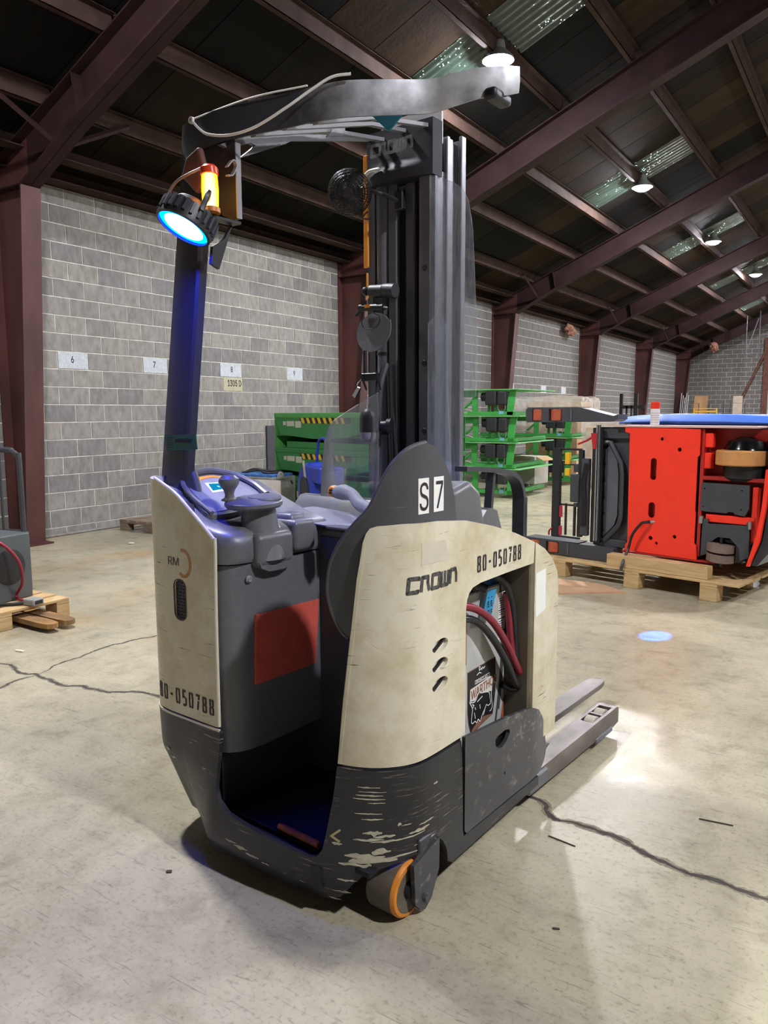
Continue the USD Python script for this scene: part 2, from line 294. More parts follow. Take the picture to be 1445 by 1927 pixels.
# tapered steel frames, one per bay
FR_Y = [-6.8, -.61, 5.57, 11.78, 18.1, 24.5, 31.2]
SLOPE, DECK0 = .43, 4.13
deck = lambda X: DECK0 + SLOPE*X
def plate_xz(poly, y0, y1): return warp(slab(poly, y1 - y0), lambda v: np.c_[v[:, 0], y1 - v[:, 2], v[:, 1]])
FW = ('nearest, at the left edge of the photo', 'second from the left, behind the reach truck mast', 'third, behind the green lift frames', 'fourth, behind the wrapped crates', 'fifth, beyond the black mast uprights', 'last, at the far wall corner')
for i, y in enumerate(FR_Y):
    lab = 'maroon tapered steel column and rafter, ' + FW[i-1] if i else 'maroon tapered steel column and rafter behind the photographer'
    t = thing('steel_frame', lab, kind='structure')
    hw = .11
    obj('column_web', plate_xz([(.03, 0), (.31, 0), (.60, 3.70), (.60, deck(.6)-.2), (.03, deck(0)-.2)], y-.006, y+.006), STEEL, t)
    obj('column_outer_flange', bx(.012, .03, y-hw, y+hw, 0, deck(0)-.2), STEEL, t)
    fl_in = plate_xz([(.31, 0), (.328, 0), (.618, 3.70), (.60, 3.70)], y-hw, y+hw); obj('column_inner_flange', fl_in, STEEL, t)
    obj('base_plate', bx(.01, .42, y-.15, y+.15, 0, .02), STEEL, t)
    bot = [(.60, 3.70), (1.4, 4.11), (2.5, 4.58), (4.3, 5.35), (6.5, 6.26), (8.5, 7.08)]
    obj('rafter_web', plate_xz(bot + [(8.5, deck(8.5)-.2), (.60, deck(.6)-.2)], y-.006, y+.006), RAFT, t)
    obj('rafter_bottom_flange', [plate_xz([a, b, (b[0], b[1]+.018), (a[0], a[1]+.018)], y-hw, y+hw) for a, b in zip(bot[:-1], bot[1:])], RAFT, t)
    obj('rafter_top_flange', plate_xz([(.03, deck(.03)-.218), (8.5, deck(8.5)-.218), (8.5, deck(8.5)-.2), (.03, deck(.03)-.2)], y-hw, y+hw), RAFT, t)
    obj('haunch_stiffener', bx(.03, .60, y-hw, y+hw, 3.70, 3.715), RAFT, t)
    obj('web_stiffener', plate_xz([(1.55, 4.2), (1.565, 4.2), (1.50, deck(1.5)-.22), (1.485, deck(1.5)-.22)], y-hw, y+hw), RAFT, t)
    for s in (-1, 1):
        obj('knee_brace', tube([(1.15, y+s*.04, 4.0), (1.1, y+s*.85, deck(1.1)-.18)], .028, n=4, smooth=False), RAFT, t, smooth=False)

# roof: sheets on purlins, a corrugated skylight in each bay
DARKS = [mat(f'roof_sheet_{i}', a, .85, col2=b, scale=2.2, stretch=(.5, 2.5, 1), bump=.004, bscale=20, detail=8, lo=.3, hi=.7, spec=.08) for i, (a, b) in enumerate((('121214', '191613'), ('161516', '241d18'), ('261d15', '35281c'), ('1b1714', '2b2019')))]
PALE = mat('roof_joint', '4d4740', .9)
PURL = mat('purlin_paint', '42322b', .85, var=.4, scale=4, spec=.15)
def mat_skylight():
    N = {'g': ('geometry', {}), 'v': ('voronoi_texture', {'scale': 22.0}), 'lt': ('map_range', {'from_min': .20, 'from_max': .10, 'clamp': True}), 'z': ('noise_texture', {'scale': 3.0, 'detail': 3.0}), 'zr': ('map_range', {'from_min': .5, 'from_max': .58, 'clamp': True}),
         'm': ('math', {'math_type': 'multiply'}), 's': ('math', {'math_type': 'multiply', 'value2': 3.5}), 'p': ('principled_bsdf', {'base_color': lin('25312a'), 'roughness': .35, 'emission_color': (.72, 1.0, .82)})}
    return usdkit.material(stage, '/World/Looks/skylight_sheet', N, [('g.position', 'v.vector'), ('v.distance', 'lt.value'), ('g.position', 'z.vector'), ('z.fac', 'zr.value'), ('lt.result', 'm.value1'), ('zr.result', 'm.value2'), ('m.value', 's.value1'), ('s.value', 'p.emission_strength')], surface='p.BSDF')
SKYL = mat_skylight()  # glints of outside light are put into the sheet as glowing specks
ce = thing('ceiling', 'dark sloping warehouse roof of stained brown and black sheets on maroon purlins', kind='structure')
def sheet(x0, x1, y0, y1, dz=0.0, th=.02):
    z0, z1 = deck(x0)+dz, deck(x1)+dz
    v = np.array([[x, y, z+t] for x, z in ((x0, z0), (x1, z1)) for y in (y0, y1) for t in (0, th)])
    return v, np.array([[0, 1, 3], [0, 3, 2], [4, 6, 7], [4, 7, 5], [0, 4, 5], [0, 5, 1], [2, 3, 7], [2, 7, 6], [0, 2, 6], [0, 6, 4], [1, 5, 7], [1, 7, 3]])
obj('backing', [sheet(-.2, 8.5, -12.1, WALL_END+.1, .022, .05)], PALE, ce)
obj('right_slope', (np.array([[8.5, -12.1, deck(8.5)], [17.2, -12.1, 4.0], [17.2, 33.1, 4.0], [8.5, 33.1, deck(8.5)], [8.5, -12.1, deck(8.5)+.1], [17.2, -12.1, 4.1], [17.2, 33.1, 4.1], [8.5, 33.1, deck(8.5)+.1]]), np.array([[0, 3, 2], [0, 2, 1], [4, 5, 6], [4, 6, 7], [0, 1, 5], [0, 5, 4], [2, 3, 7], [2, 7, 6], [1, 2, 6], [1, 6, 5], [0, 4, 7], [0, 7, 3]])), DARKS[0], ce)
def corrugated(x0, x1, y0, y1):
    n = 56; ys = np.linspace(y0, y1, n); v = []
    for x in (x0, x1):
        for k, y in enumerate(ys): v.append([x, y, deck(x) - .006 + .012*math.sin(2*np.pi*k/7)])
    v = np.array(v); v = np.vstack([v, v + [0, 0, .004]]); f = []
    for k in range(n-1):
        f += [[k, k+1, n+k+1], [k, n+k+1, n+k], [2*n+k, 3*n+k+1, 2*n+k+1], [2*n+k, 3*n+k, 3*n+k+1]]
    return v, np.array(f)
for b, fy in enumerate(FR_Y):
    js = [fy + x for x in (0, .95, 1.9, 2.72, 3.57, 4.55, 5.03, 5.95)] if b else [-12.0, -10.2, -8.5, fy, fy+.95, fy+1.9, fy+2.72, fy+3.57, fy+4.55, fy+5.03]
    js.append(FR_Y[b+1] if b+1 < len(FR_Y) else WALL_END)
    for a0, a1 in zip(js[:-1], js[1:]):
        issky = abs(a0 - fy - 3.57) < .01 and a1 - a0 > .8
        for x0, x1 in ((0, 1.98), (2.0, 2.96), (2.98, 4.88), (4.90, 6.8), (6.82, 8.5)):
            if issky and x0 == 2.98:
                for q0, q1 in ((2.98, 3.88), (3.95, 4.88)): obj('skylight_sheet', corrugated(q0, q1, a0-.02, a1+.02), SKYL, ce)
                continue
            pick = R.random(); far = a0 > 5.5
            m = DARKS[(2 if pick < .3 else 3 if pick < .62 else 1 if pick < .85 else 0) if far else (0 if pick < .55 else 1 if pick < .8 else 2 if pick < .9 else 3)]
            obj('roof_panel', sheet(x0, x1, a0+.006, a1-.006), m, ce, smooth=False)
def purlin(X, y0, y1):
    z1 = deck(X) - .004; z0 = z1 - .2
    return join([bx(X-.004, X+.004, y0, y1, z0, z1), bx(X-.065, X+.004, y0, y1, z0, z0+.006), bx(X-.004, X+.065, y0, y1, z1-.03, z1-.024)])
for b, fy in enumerate(FR_Y):
    y1 = FR_Y[b+1] if b+1 < len(FR_Y) else WALL_END
    for X in (1.02, 1.98, 2.95, 3.90, 4.90, 5.92, 6.95, 8.0): obj('purlin', purlin(X, fy + .012 if b else -12, y1 - .012), PURL, ce, smooth=False)
    for X, z in ((.05, EAVE), (.36, EAVE+.14)): obj('eave_strut', join([bx(X, X+.2, fy if b else -12, y1, z, z+.012), bx(X, X+.01, fy if b else -12, y1, z, z+.16)]), PURL, ce, smooth=False)

# high-bay lamps: two rows; the second row and the rear ones stand where the photo's shadows and highlights say
BULB = mat_emit('lamp_glow', 'f8f8ff', 245.0*LAMP_POWER); BULB2 = mat_emit('lamp_glow_strong', 'f8f8ff', 340.0*LAMP_POWER); ALU = mat('lamp_housing', '9a9a98', .4, metal=.6)
def make_lamp(name, label, loc, glow=BULB):
    t = thing(name, label, 'lamp', loc)
    obj('bulb', lathe([(.0, -.09), (.07, -.083), (.13, -.055), (.165, 0), (0, 0)], 20), glow, t)
    obj('reflector', lathe([(.0, .02), (.17, .004), (.185, -.02), (.19, -.02), (.175, .02), (.09, .10), (.07, .2), (.0, .2)], 24), ALU, t)
    obj('hanger', cyl((0, 0, .2), (0, 0, .34), .012, n=8), ALU, t)
    return t
LAMPS = [((3.89, 3.43, 5.575), 'glaring high-bay lamp above the tip of the overhead guard'), ((3.95, 9.72, 5.57), 'bright high-bay lamp right of the mast top, second in the row'), ((4.12, 15.85, 5.64), 'bright high-bay lamp third in the row'), ((4.3, 22.0, 5.70), 'small bright high-bay lamp, farthest in the row at the right edge')]
l0 = l1 = None
for loc, lab in LAMPS:
    if l0 is None: l0 = make_lamp('high_bay_lamp', lab, loc)
    else: dup(l0, 'high_bay_lamp', lab, 'lamp', loc)
for loc, lab in zip([(3.9, -2.95, 5.42), (11.2, -4.0, 5.42), (11.2, 3.4, 5.42), (11.2, 9.7, 5.42), (11.2, 15.9, 5.42), (11.2, 22.0, 5.42), (4.3, 28.3, 5.5), (11.2, 28.3, 5.42)], ('behind the photographer on the left', 'beside the photographer on the right', 'in the right row, first past the truck', 'in the right row, second past the truck', 'in the right row, third past the truck', 'in the right row, fourth past the truck', 'in the left row by the far wall', 'in the right row by the far wall')):
    if loc[0] > 9 and l1 is None: l1 = make_lamp('high_bay_lamp', 'high-bay lamp outside the picture, ' + lab, loc, BULB2)
    else: dup(l1 if loc[0] > 9 else l0, 'high_bay_lamp', 'high-bay lamp outside the picture, ' + lab, 'lamp', loc)

# ---------------------------------------------------------------- the reach truck (local x: to its right, y: towards its forks)
BEIGE = mat_worn('truck_beige', 'dcd6be', '6b604d', .42, along=(2.2, 2.2, 40), thr=(.615, .68), zone=(.48, .62), zscale=4.0, dirt=.16, dcol='bcae86')
SKIRT = mat_worn('truck_skirt', '29292c', '8f897c', .42, along=(1.6, 1.6, 40), thr=(.585, .64), zone=(.48, .58), zscale=5.0, dirt=.35)
GATEM = mat_worn('battery_gate_paint', '414145', '9a958e', .38, metal=.2, along=(6, 6, 9), thr=(.56, .72), zone=(.42, .62), zscale=4.0, dirt=.25)
GREY = mat('console_grey', '66676b', .36, var=.12, scale=40, bump=.0003, bscale=600)
GREYD = mat('console_dark_grey', '3d3e44', .5, var=.15, scale=20)
WINGM = mat_worn('wing_grey', '4b4b50', 'a8a49a', .45, along=(1.5, 1.5, 40), thr=(.66, .70), zone=(.5, .62), zscale=5, dirt=.15)
TRAYM = mat('tray_grey', '85868b', .5, var=.1, scale=30); BLK = mat('black_plastic', '19191c', .45); RUB = mat('black_rubber', '141416', .75)
pass; GUARDW = None
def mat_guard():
    """black paint with silver wear and lamp light put into the colour, brighter towards the guard's right end"""
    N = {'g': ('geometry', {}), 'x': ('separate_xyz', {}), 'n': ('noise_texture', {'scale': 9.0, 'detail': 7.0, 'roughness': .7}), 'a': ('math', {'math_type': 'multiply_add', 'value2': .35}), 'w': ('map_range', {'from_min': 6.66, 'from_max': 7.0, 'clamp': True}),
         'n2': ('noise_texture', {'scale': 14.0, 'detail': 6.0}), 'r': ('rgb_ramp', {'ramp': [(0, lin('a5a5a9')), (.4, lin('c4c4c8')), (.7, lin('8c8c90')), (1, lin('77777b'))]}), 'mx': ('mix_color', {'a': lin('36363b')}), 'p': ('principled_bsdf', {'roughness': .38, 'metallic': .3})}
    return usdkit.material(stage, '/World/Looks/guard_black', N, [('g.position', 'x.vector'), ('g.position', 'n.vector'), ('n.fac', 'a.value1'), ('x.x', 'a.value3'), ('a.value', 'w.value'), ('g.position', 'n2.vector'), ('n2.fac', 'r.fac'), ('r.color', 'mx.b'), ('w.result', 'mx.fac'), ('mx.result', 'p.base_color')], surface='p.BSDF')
GUARDM = mat_guard()  # silver ramp mixes wear with lamp light put into the colour
MASTM = mat('mast_charcoal', '66666d', .35, metal=.25, var=.2, scale=6); MASTD = mat('mast_dark', '1f1f24', .5, var=.2, scale=6); MASTL = mat('mast_rail_worn', '7c7c80', .35, metal=.6, var=.25, scale=9, stretch=(1, 1, .1))
CHROME = mat('chrome', 'c8c8cc', .15, metal=1.0); WHITE = mat('white_print', 'eeeeea', .5); ORANGE = mat('orange_poly', 'e08a2c', .45, var=.2, scale=20); TREAD = mat('wheel_tread', '6d6455', .6, var=.35, scale=12)
REDPAD = mat('red_pad', 'd05a4c', .6, var=.15, scale=15); LOGO = mat('logo_grey', '5c5b5a', .5, var=.3, scale=60); STEN = mat('stencil_black', '211f1e', .6)
FORK = mat('worn_fork_steel', '8a8580', .38, metal=.7, col2='5b5450', scale=8, stretch=(1, .4, 1), bump=.0004)
CREAM = mat('cream_edge', 'd8d2be', .5); YEL = mat('orange_stripe', 'e0902f', .4); CLEAR = mat_clear('clear_guard', haze=.10); CLEAR2 = mat_clear('clear_screen', haze=.05)
BLUELENS = mat_emit('blue_lamp_lens', (0, .05, 1.0), 70.0); BLUECORE = mat_emit('blue_lamp_core', (.13, .24, 1.0), 36.0); AMBERON = usdkit.material(stage, '/World/Looks/amber_lamp_lit', {'l': ('layer_weight', {'blend': .45}), 'r': ('rgb_ramp', {'ramp': [(0, (2.2, 1.1, .12)), (.35, (1.6, .48, .01)), (.8, (.9, .10, .0)), (1, (.6, .04, 0))]}), 'e': ('emission', {'strength': 1.8})}, [('l.facing', 'r.fac'), ('r.color', 'e.color')], surface='e.emission'); LCD = mat_emit('display_lit', '0f6f98', .35)

PL0 = [(-.99, 1.1), (-.99, .6), (-.99, .3), (-.99, .08), (-.97, 0), (-.925, -.046), (-.86, -.063), (-.75, -.065), (-.62, -.065), (-.4, -.058), (-.25, -.043), (-.16, -.028), (-.097, -.013), (-.046, .014), (-.003, .054), (.028, .108), (.038, .18), (.038, .35), (.038, .7), (.038, 1.2)]
PLN = spline(PL0, 10); PLS = np.r_[0, np.cumsum(np.linalg.norm(np.diff(PLN, axis=0), axis=1))]
PT = np.gradient(PLN, axis=0); PT /= np.linalg.norm(PT, axis=1, keepdims=True); PN = np.stack([PT[:, 1], -PT[:, 0]], 1)
def onplan(s, z, off):
    """the truck body's plan line: arc length, height and distance outwards -> local point"""
    g = lambda A, k: np.interp(s, PLS, A[:, k])
    return np.c_[g(PLN, 0) + g(PN, 0)*off, g(PLN, 1) + g(PN, 1)*off, z]
def bent(outline, t, off=0.0, holes=(), fine=.03, flare=None):
    m = slab(outline, t, holes, fine)
    def fn(v):
        o = off - t + v[:, 2]
        if flare is not None: o = o + flare(v[:, 0], v[:, 1])
        return onplan(v[:, 0], v[:, 1], o)
    return warp(m, fn)
def ell(cx, cy, a, b, n=20, rot=0): t = np.arange(n)*2*np.pi/n; c, s = math.cos(rot), math.sin(rot); return [(cx + a*math.cos(q)*c - b*math.sin(q)*s, cy + a*math.cos(q)*s + b*math.sin(q)*c) for q in t]
def rrect(x0, x1, y0, y1, r, n=5):
    p = []
    for cx, cy, a0 in ((x1-r, y1-r, 0), (x0+r, y1-r, 90), (x0+r, y0+r, 180), (x1-r, y0+r, 270)):
        p += [(cx + r*math.cos(math.radians(a0 + 90*k/n)), cy + r*math.sin(math.radians(a0 + 90*k/n))) for k in range(n+1)]
    return p
def bentbox(s0, s1, z0, z1, off, t=.002): return bent([(s0, z0), (s1, z0), (s1, z1), (s0, z1)], t, off)
def strokes(lines, w, cap='flat', join='mitre'):
    from shapely import union_all
    u = union_all([LineString(l).buffer(w/2, cap_style=cap, join_style=join) for l in lines]); return list(getattr(u, 'geoms', [u]))
STENCIL = {'0': [[(.24, 1), (.1, .95), (.06, .5), (.1, .05), (.24, 0)], [(.34, 1), (.48, .95), (.52, .5), (.48, .05), (.34, 0)]],
           '8': [[(.25, 1), (.1, .95), (.1, .6), (.2, .5), (.08, .42), (.08, .06), (.25, 0)], [(.33, 1), (.48, .95), (.48, .6), (.38, .5), (.5, .42), (.5, .06), (.33, 0)]],
           '5': [[(.5, 1), (.12, 1), (.1, .56), (.36, .58)], [(.42, .54), (.52, .44), (.5, .08), (.36, 0), (.08, 0)]], '7': [[(.06, 1), (.5, 1), (.42, .7)], [(.4, .62), (.26, 0)]], '-': [[(.12, .48), (.46, .48)]]}
def stencil(text, h, s0, z0, off, wd=.62):
    out = []
    for k, ch in enumerate(text):
        for g in strokes([[(x*h*.72 + s0 + k*h*wd, y*h + z0) for x, y in l] for l in STENCIL[ch]], h*.165): out.append(bent(g, .0015, off, fine=.02))
    return out
CROWN_L = [[[(.92, .22), (.92, .06), (.08, .06), (.08, .94), (.92, .94), (.92, .78)]], [[(.08, .0), (.08, .92), (.72, .92), (.74, .5), (.98, .0)]], [[(.08, .06), (.92, .06), (.92, .94), (.08, .94), (.08, .06)]],
           [[(.06, 1), (.06, .06), (.94, .06), (.94, 1)], [(.5, .06), (.5, 1)]], [[(.08, 0), (.08, .92), (.72, .92), (.90, .55), (.94, 0)]]]
def crown_polys(h, w):
    """the maker's word mark on the truck: five heavy squared letters"""
    out = []
    for k, L in enumerate(CROWN_L): out += strokes([[((x + .12*y)*w*.84 + k*w, y*h) for x, y in l] for l in L], h*.27, 'flat', 'round')
    return out

truck = thing('reach_truck', 'beige and charcoal stand-up reach truck with S 7 plates and a tall mast', 'forklift', (6.95, -3.87, 0), -5)
# rear bumper skirt
def skirt_flare(s, z):
    rear = np.clip((s-1.30)/.2, 0, 1)*(1 - np.clip((s-1.93)/.28, 0, 1)); left = 1 - np.clip((s-1.25)/.22, 0, 1)
    prof = np.interp(z, [.03, .06, .10, .16, .25, .36, .44], [.012, .028, .048, .047, .034, .010, .0])
    lp = np.interp(z, [.04, .12, .22, .30, .44], [-.10, -.07, -.035, -.005, 0])
    right = np.clip((s-2.0)/.2, 0, 1); rp = np.interp(z, [.06, .2, .40, .44], [.010, .010, .006, 0])
    return rear*prof + left*lp + right*rp
sk = [(.4, .434), (1.505, .434), (1.507, .331), (1.511, .262), (1.529, .227), (1.571, .202), (1.644, .191), (1.75, .179), (1.848, .171), (1.884, .167), (1.911, .176), (1.927, .198), (1.935, .236), (1.947, .334), (1.955, .434), (2.405, .434), (2.405, .15), (2.411, .127), (2.913, .125), (2.914, .092), (2.345, .073),
      (2.322, .09), (2.314, .134), (2.295, .166), (2.268, .192), (2.234, .200), (2.204, .19), (2.165, .176), (2.11, .168), (2.045, .15), (2.011, .114), (1.975, .06), (1.93, .036), (1.83, .042), (1.67, .042), (1.5, .042), (1.41, .046), (1.36, .05), (1.25, .055), (1.0, .055), (.4, .06)]
skp = obj('bumper_skirt', bent(sk, .014, .002, fine=.022, flare=skirt_flare), SKIRT, truck, label='charcoal lower skirt scraped to bare cream paint')
obj('seam_line', bentbox(1.0, 1.502, .431, .438, .004, .006), CREAM, skp)
scr_r = random.Random(5)
def scrape(s, z, ln, th):
    n = 7; top = [(s - ln/2 + ln*k/n + scr_r.uniform(-.3, .3)*ln/n, z + th*scr_r.uniform(.1, 1)*math.sin(math.pi*(k+.5)/(n+1))) for k in range(n+1)]; bot = [(a, z - th*scr_r.uniform(.1, 1)*math.sin(math.pi*(k+.5)/(n+1))) for k, (a, _) in enumerate(top)][::-1]
    return bent(top + bot, .001, .0032, fine=.02, flare=skirt_flare)
SCR = [(2.04, .195, .10, .014), (2.06, .182, .12, .016), (2.02, .172, .08, .012), (2.08, .208, .05, .014), (2.06, .30, .06, .003), (2.05, .315, .07, .003), (2.05, .355, .085, .0028), (2.05, .365, .07, .003), (2.06, .375, .08, .0025), (2.05, .388, .06, .003), (2.07, .345, .05, .002), (2.06, .262, .05, .010), (2.09, .252, .06, .007), (2.05, .243, .08, .006), (2.10, .237, .10, .004), (2.19, .248, .07, .008), (2.22, .262, .06, .004), (2.16, .238, .10, .003), (2.21, .208, .08, .005), (2.14, .190, .10, .004),
       (1.955, .05, .04, .006), (1.98, .085, .05, .006), (2.0, .125, .05, .008), (1.63, .115, .06, .007), (1.68, .106, .05, .006), (1.73, .098, .03, .004), (1.59, .122, .05, .004), (1.86, .082, .02, .003), (1.90, .078, .02, .003), (1.80, .09, .015, .003), (1.43, .14, .08, .004), (1.22, .30, .03, .012), (1.24, .27, .04, .008), (1.31, .19, .03, .008), (1.97, .225, .03, .006), (2.26, .36, .02, .006), (2.13, .28, .012, .006), (2.15, .275, .03, .002), (1.44, .30, .02, .003), (1.36, .36, .02, .003)]
for a in SCR:
    if a[2] > .045: obj('paint_scrape', scrape(*a), CREAM if False else '/World/Looks/scrape_cream' if 'scrape' in used else mat('scrape_cream', 'bdb69f', .6, var=.25, scale=60), skp); used['scrape'] = 1
obj('small_scrapes', [scrape(*a) for a in SCR if a[2] <= .045], '/World/Looks/scrape_cream', skp, kind='stuff')
obj('yellow_mark', [bent(g, .001, .0032, fine=.02, flare=skirt_flare) for g in strokes([[(1.975, .262), (1.953, .243), (1.975, .232)]], .006, 'round')], mat('yellow_paint_mark', 'a8a070', .6), skp)
# rear left panel
lp = [(.5, .442), (1.49, .442), (1.494, .647), (1.499, .934), (1.501, 1.020), (1.496, 1.033), (1.485, 1.046), (1.433, 1.086), (1.376, 1.127), (1.32, 1.164), (1.267, 1.188), (1.22, 1.206), (1.1, 1.21), (.5, 1.15)]
gr = rrect(1.300, 1.358, .762, .892, .024)
pl = obj('rear_panel', bent(lp, .010, 0, [gr], fine=.03), BEIGE, truck, label='beige rear panel with a round-ended mesh vent and stencilled number')
edge = [(1.494, .445), (1.4965, .8), (1.503, 1.022), (1.497, 1.036), (1.485, 1.049), (1.433, 1.089), (1.376, 1.130), (1.32, 1.167), (1.267, 1.191), (1.21, 1.21)]
obj('cream_edge', tube(onplan(np.array([e[0] for e in edge]), np.array([e[1] for e in edge]), -.004), .0055, n=8, k=3), CREAM, pl)
obj('vent_mesh', [bent([(1.302 + .0075*k, .768 + .004*(k % 2)), (1.305 + .0075*k, .768), (1.305 + .0075*k, .888), (1.302 + .0075*k, .888)], .002, -.006) for k in range(8)] + [bentbox(1.302, 1.356, .770 + .0105*k, .7735 + .0105*k, -.006) for k in range(12)], GREYD, pl)
obj('vent_rim', bent(rrect(1.297, 1.361, .759, .895, .027), .003, .001, [gr]), mat('vent_rim_brown', '5d4a44', .6), pl)
obj('rm_letters', [warp(meshkit.text_mesh('RM', .026, .0015), lambda v: onplan(1.272 + v[:, 0]*1.1, .937 + v[:, 1], .0004 + v[:, 2]*.5))], mat('rm_grey', '57504a', .6), pl)
obj('rm_swoosh', [bent(g, .001, .0008, fine=.02) for g in strokes([[(1.352 + .034*math.cos(a), .948 + .042*math.sin(a)) for a in np.linspace(1.9, -2.2, 18)]], .011)], mat('rm_orange', 'c58a58', .6, var=.25, scale=80), pl)
obj('stencil_number', stencil('80-050788', .048, 1.192 - .005, .478, .0008, .70), STEN, pl)
# right side panel
rp = [(1.956, .442), (2.405, .442), (2.432, .442), (2.432, .836), (2.438, .862), (2.450, .880), (2.47, .893), (2.517, .900), (2.701, .904), (2.866, .905), (2.870, .978), (2.732, 1.026), (2.593, 1.065), (2.436, 1.100), (2.294, 1.115), (2.149, 1.120), (2.075, 1.116), (2.055, 1.110), (2.046, 1.098), (2.036, 1.07), (2.021, .974), (2.001, .825), (1.975, .626), (1.962, .5)]
vents = [ell(2.294, z, .040, .0185, 18, .12) for z in (.757, .700, .643)]
pr_ = obj('side_panel', bent(rp, .012, 0, vents, fine=.025), BEIGE, truck, label='scuffed beige right side panel carrying the dark maker name and a stencilled number')
for z in (.757, .700, .643):
    obj('vent_cup', bent(ell(2.294, z, .045, .022), .002, -.0125), mat('vent_cup_light', 'e0dccf', .6), pr_) if z > .75 else obj('vent_cup', bent(ell(2.294, z, .045, .022), .002, -.0125), '/World/Looks/vent_cup_light', pr_)
    obj('vent_slat', bent([(2.262, z-.014), (2.268, z-.017), (2.330, z+.014), (2.324, z+.017)], .010, -.003), BLK, pr_)
obj('maker_name', [warp(slab(g, .001, fine=.02), lambda v: onplan(2.156 + v[:, 0], .928 + v[:, 1], .0008)) for g in crown_polys(.043, .0455)], LOGO, pr_)
obj('stencil_number', stencil('80-050788', .046, 2.494, .936, .001, .70), STEN, pr_)
obj('sticker_residue', bent([(2.206, 1.002), (2.326, 1.002), (2.318, 1.060), (2.206, 1.064)], .0012, .0008), mat('residue', 'cfc9b6', .4, var=.06, scale=30), pr_)
obj('panel_flange', bent([(1.957, .442), (1.965, .442), (2.03, .974), (2.045, 1.07), (2.038, 1.07), (2.02, .974)], .03, .001), BEIGE, pr_)
# right corner post
cp = [(2.876, .25), (3.062, .25), (3.064, .434), (3.063, .70), (3.062, .805), (3.051, .848), (3.013, .897), (2.948, .943), (2.876, .976)]
pc = obj('corner_post', bent(cp, .03, .001, fine=.04), BEIGE, truck)
obj('white_label', bent([(2.885, .709), (2.960, .728), (2.957, .872), (2.882, .866)], .001, .002), WHITE, pc)
obj('door_jamb', [bx(-.10, .024, .785, .80, .25, .93), bx(-.10, .03, .785, .80, .905, .97)], mat('jamb_brown', '6e6656', .6, var=.2, scale=10), truck)
obj('compartment_wall', [bx(-.98, .02, .352, .358, .15, 1.0)], GREYD, truck)
# battery gate
gt = [(2.412, .444), (2.412, .145), (2.424, .131), (2.915, .134), (3.055, .163), (3.092, .172), (3.05, .180), (3.016, .218), (2.99, .277), (2.962, .318), (2.936, .345), (2.905, .375), (2.872, .390), (2.83, .402), (2.793, .408), (2.663, .424), (2.494, .437)]
gh = [(2.594, .372), (2.606, .379), (2.66, .384), (2.689, .376), (2.690, .362), (2.668, .342), (2.640, .331), (2.612, .337), (2.597, .352)]
gflare = lambda s, z: -.045*np.clip((s-2.86)/.2, 0, 1)**2 + .0*z
pg = obj('battery_gate', bent(gt, .012, .014, [gh, ell(2.66, .235, .005, .006, 8)], fine=.03, flare=gflare), GATEM, truck, label='dark steel battery gate with an oval hand hole, worn shiny')
obj('hand_hole_dark', bent(ell(2.645, .358, .06, .035), .003, -.01), BLK, pg)
# wing pad with the S 7 plates
wg = [(2.245, 1.334), (2.198, 1.327), (2.159, 1.311), (2.117, 1.272), (2.08, 1.210), (2.054, 1.163), (2.013, 1.122), (1.97, 1.076), (1.935, 1.015), (1.922, .947), (1.926, .902), (1.941, .858), (1.966, .819), (1.987, .804), (2.10, .80), (2.41, .95), (2.402, 1.05), (2.395, 1.111), (2.383, 1.182), (2.36, 1.24), (2.323, 1.292), (2.283, 1.324)]
pw = obj('side_wing', bent(wg, .022, -.014, fine=.025), WINGM, truck, label='charcoal hump-shaped wing above the beige side panel')
obj('wing_edge', tube(onplan(np.array([w[0] for w in wg[:14]]), np.array([w[1] for w in wg[:14]]), -.02), .008, n=8, k=4), WINGM, pw)
for ch, s0, s1 in (('S', 2.206, 2.253), ('7', 2.276, 2.326)):
    o = obj('number_plate', bentbox(s0, s1, 1.141, 1.239, -.0125, .0015), WHITE, pw)
    obj('plate_character', [warp(meshkit.text_mesh(ch, .076, .001, ), lambda v, s0=s0, s1=s1: onplan((s0+s1)/2 - (.5 if ch == 'S' else .48)*.036 + v[:, 0]*.70 - .004, 1.151 + v[:, 1], -.0118 + v[:, 2]*.3))], STEN, o)
# floor of the operator compartment and its walls
obj('operator_floor', bx(-.62, -.02, -.04, .44, .15, .165), RUB, truck, label='black ribbed standing floor')
obj('floor_bar', tube([(-.375, -.030, .178), (-.21, -.034, .178)], .011, n=10, smooth=False), mat('orange_bar', 'b5612a', .5, var=.4, scale=30), truck, label='worn orange sensing bar at the entry edge')
obj('inner_wall', [bx(-.62, -.02, .40, .42, .165, .96, .004), bx(-.64, -.62, -.04, .42, .165, .40), bx(-.035, -.02, .12, .40, .165, .85)], GREYD, truck)
obj('pedal', rbox(-.30, -.16, .12, .26, .165, .185, .008), RUB, truck)
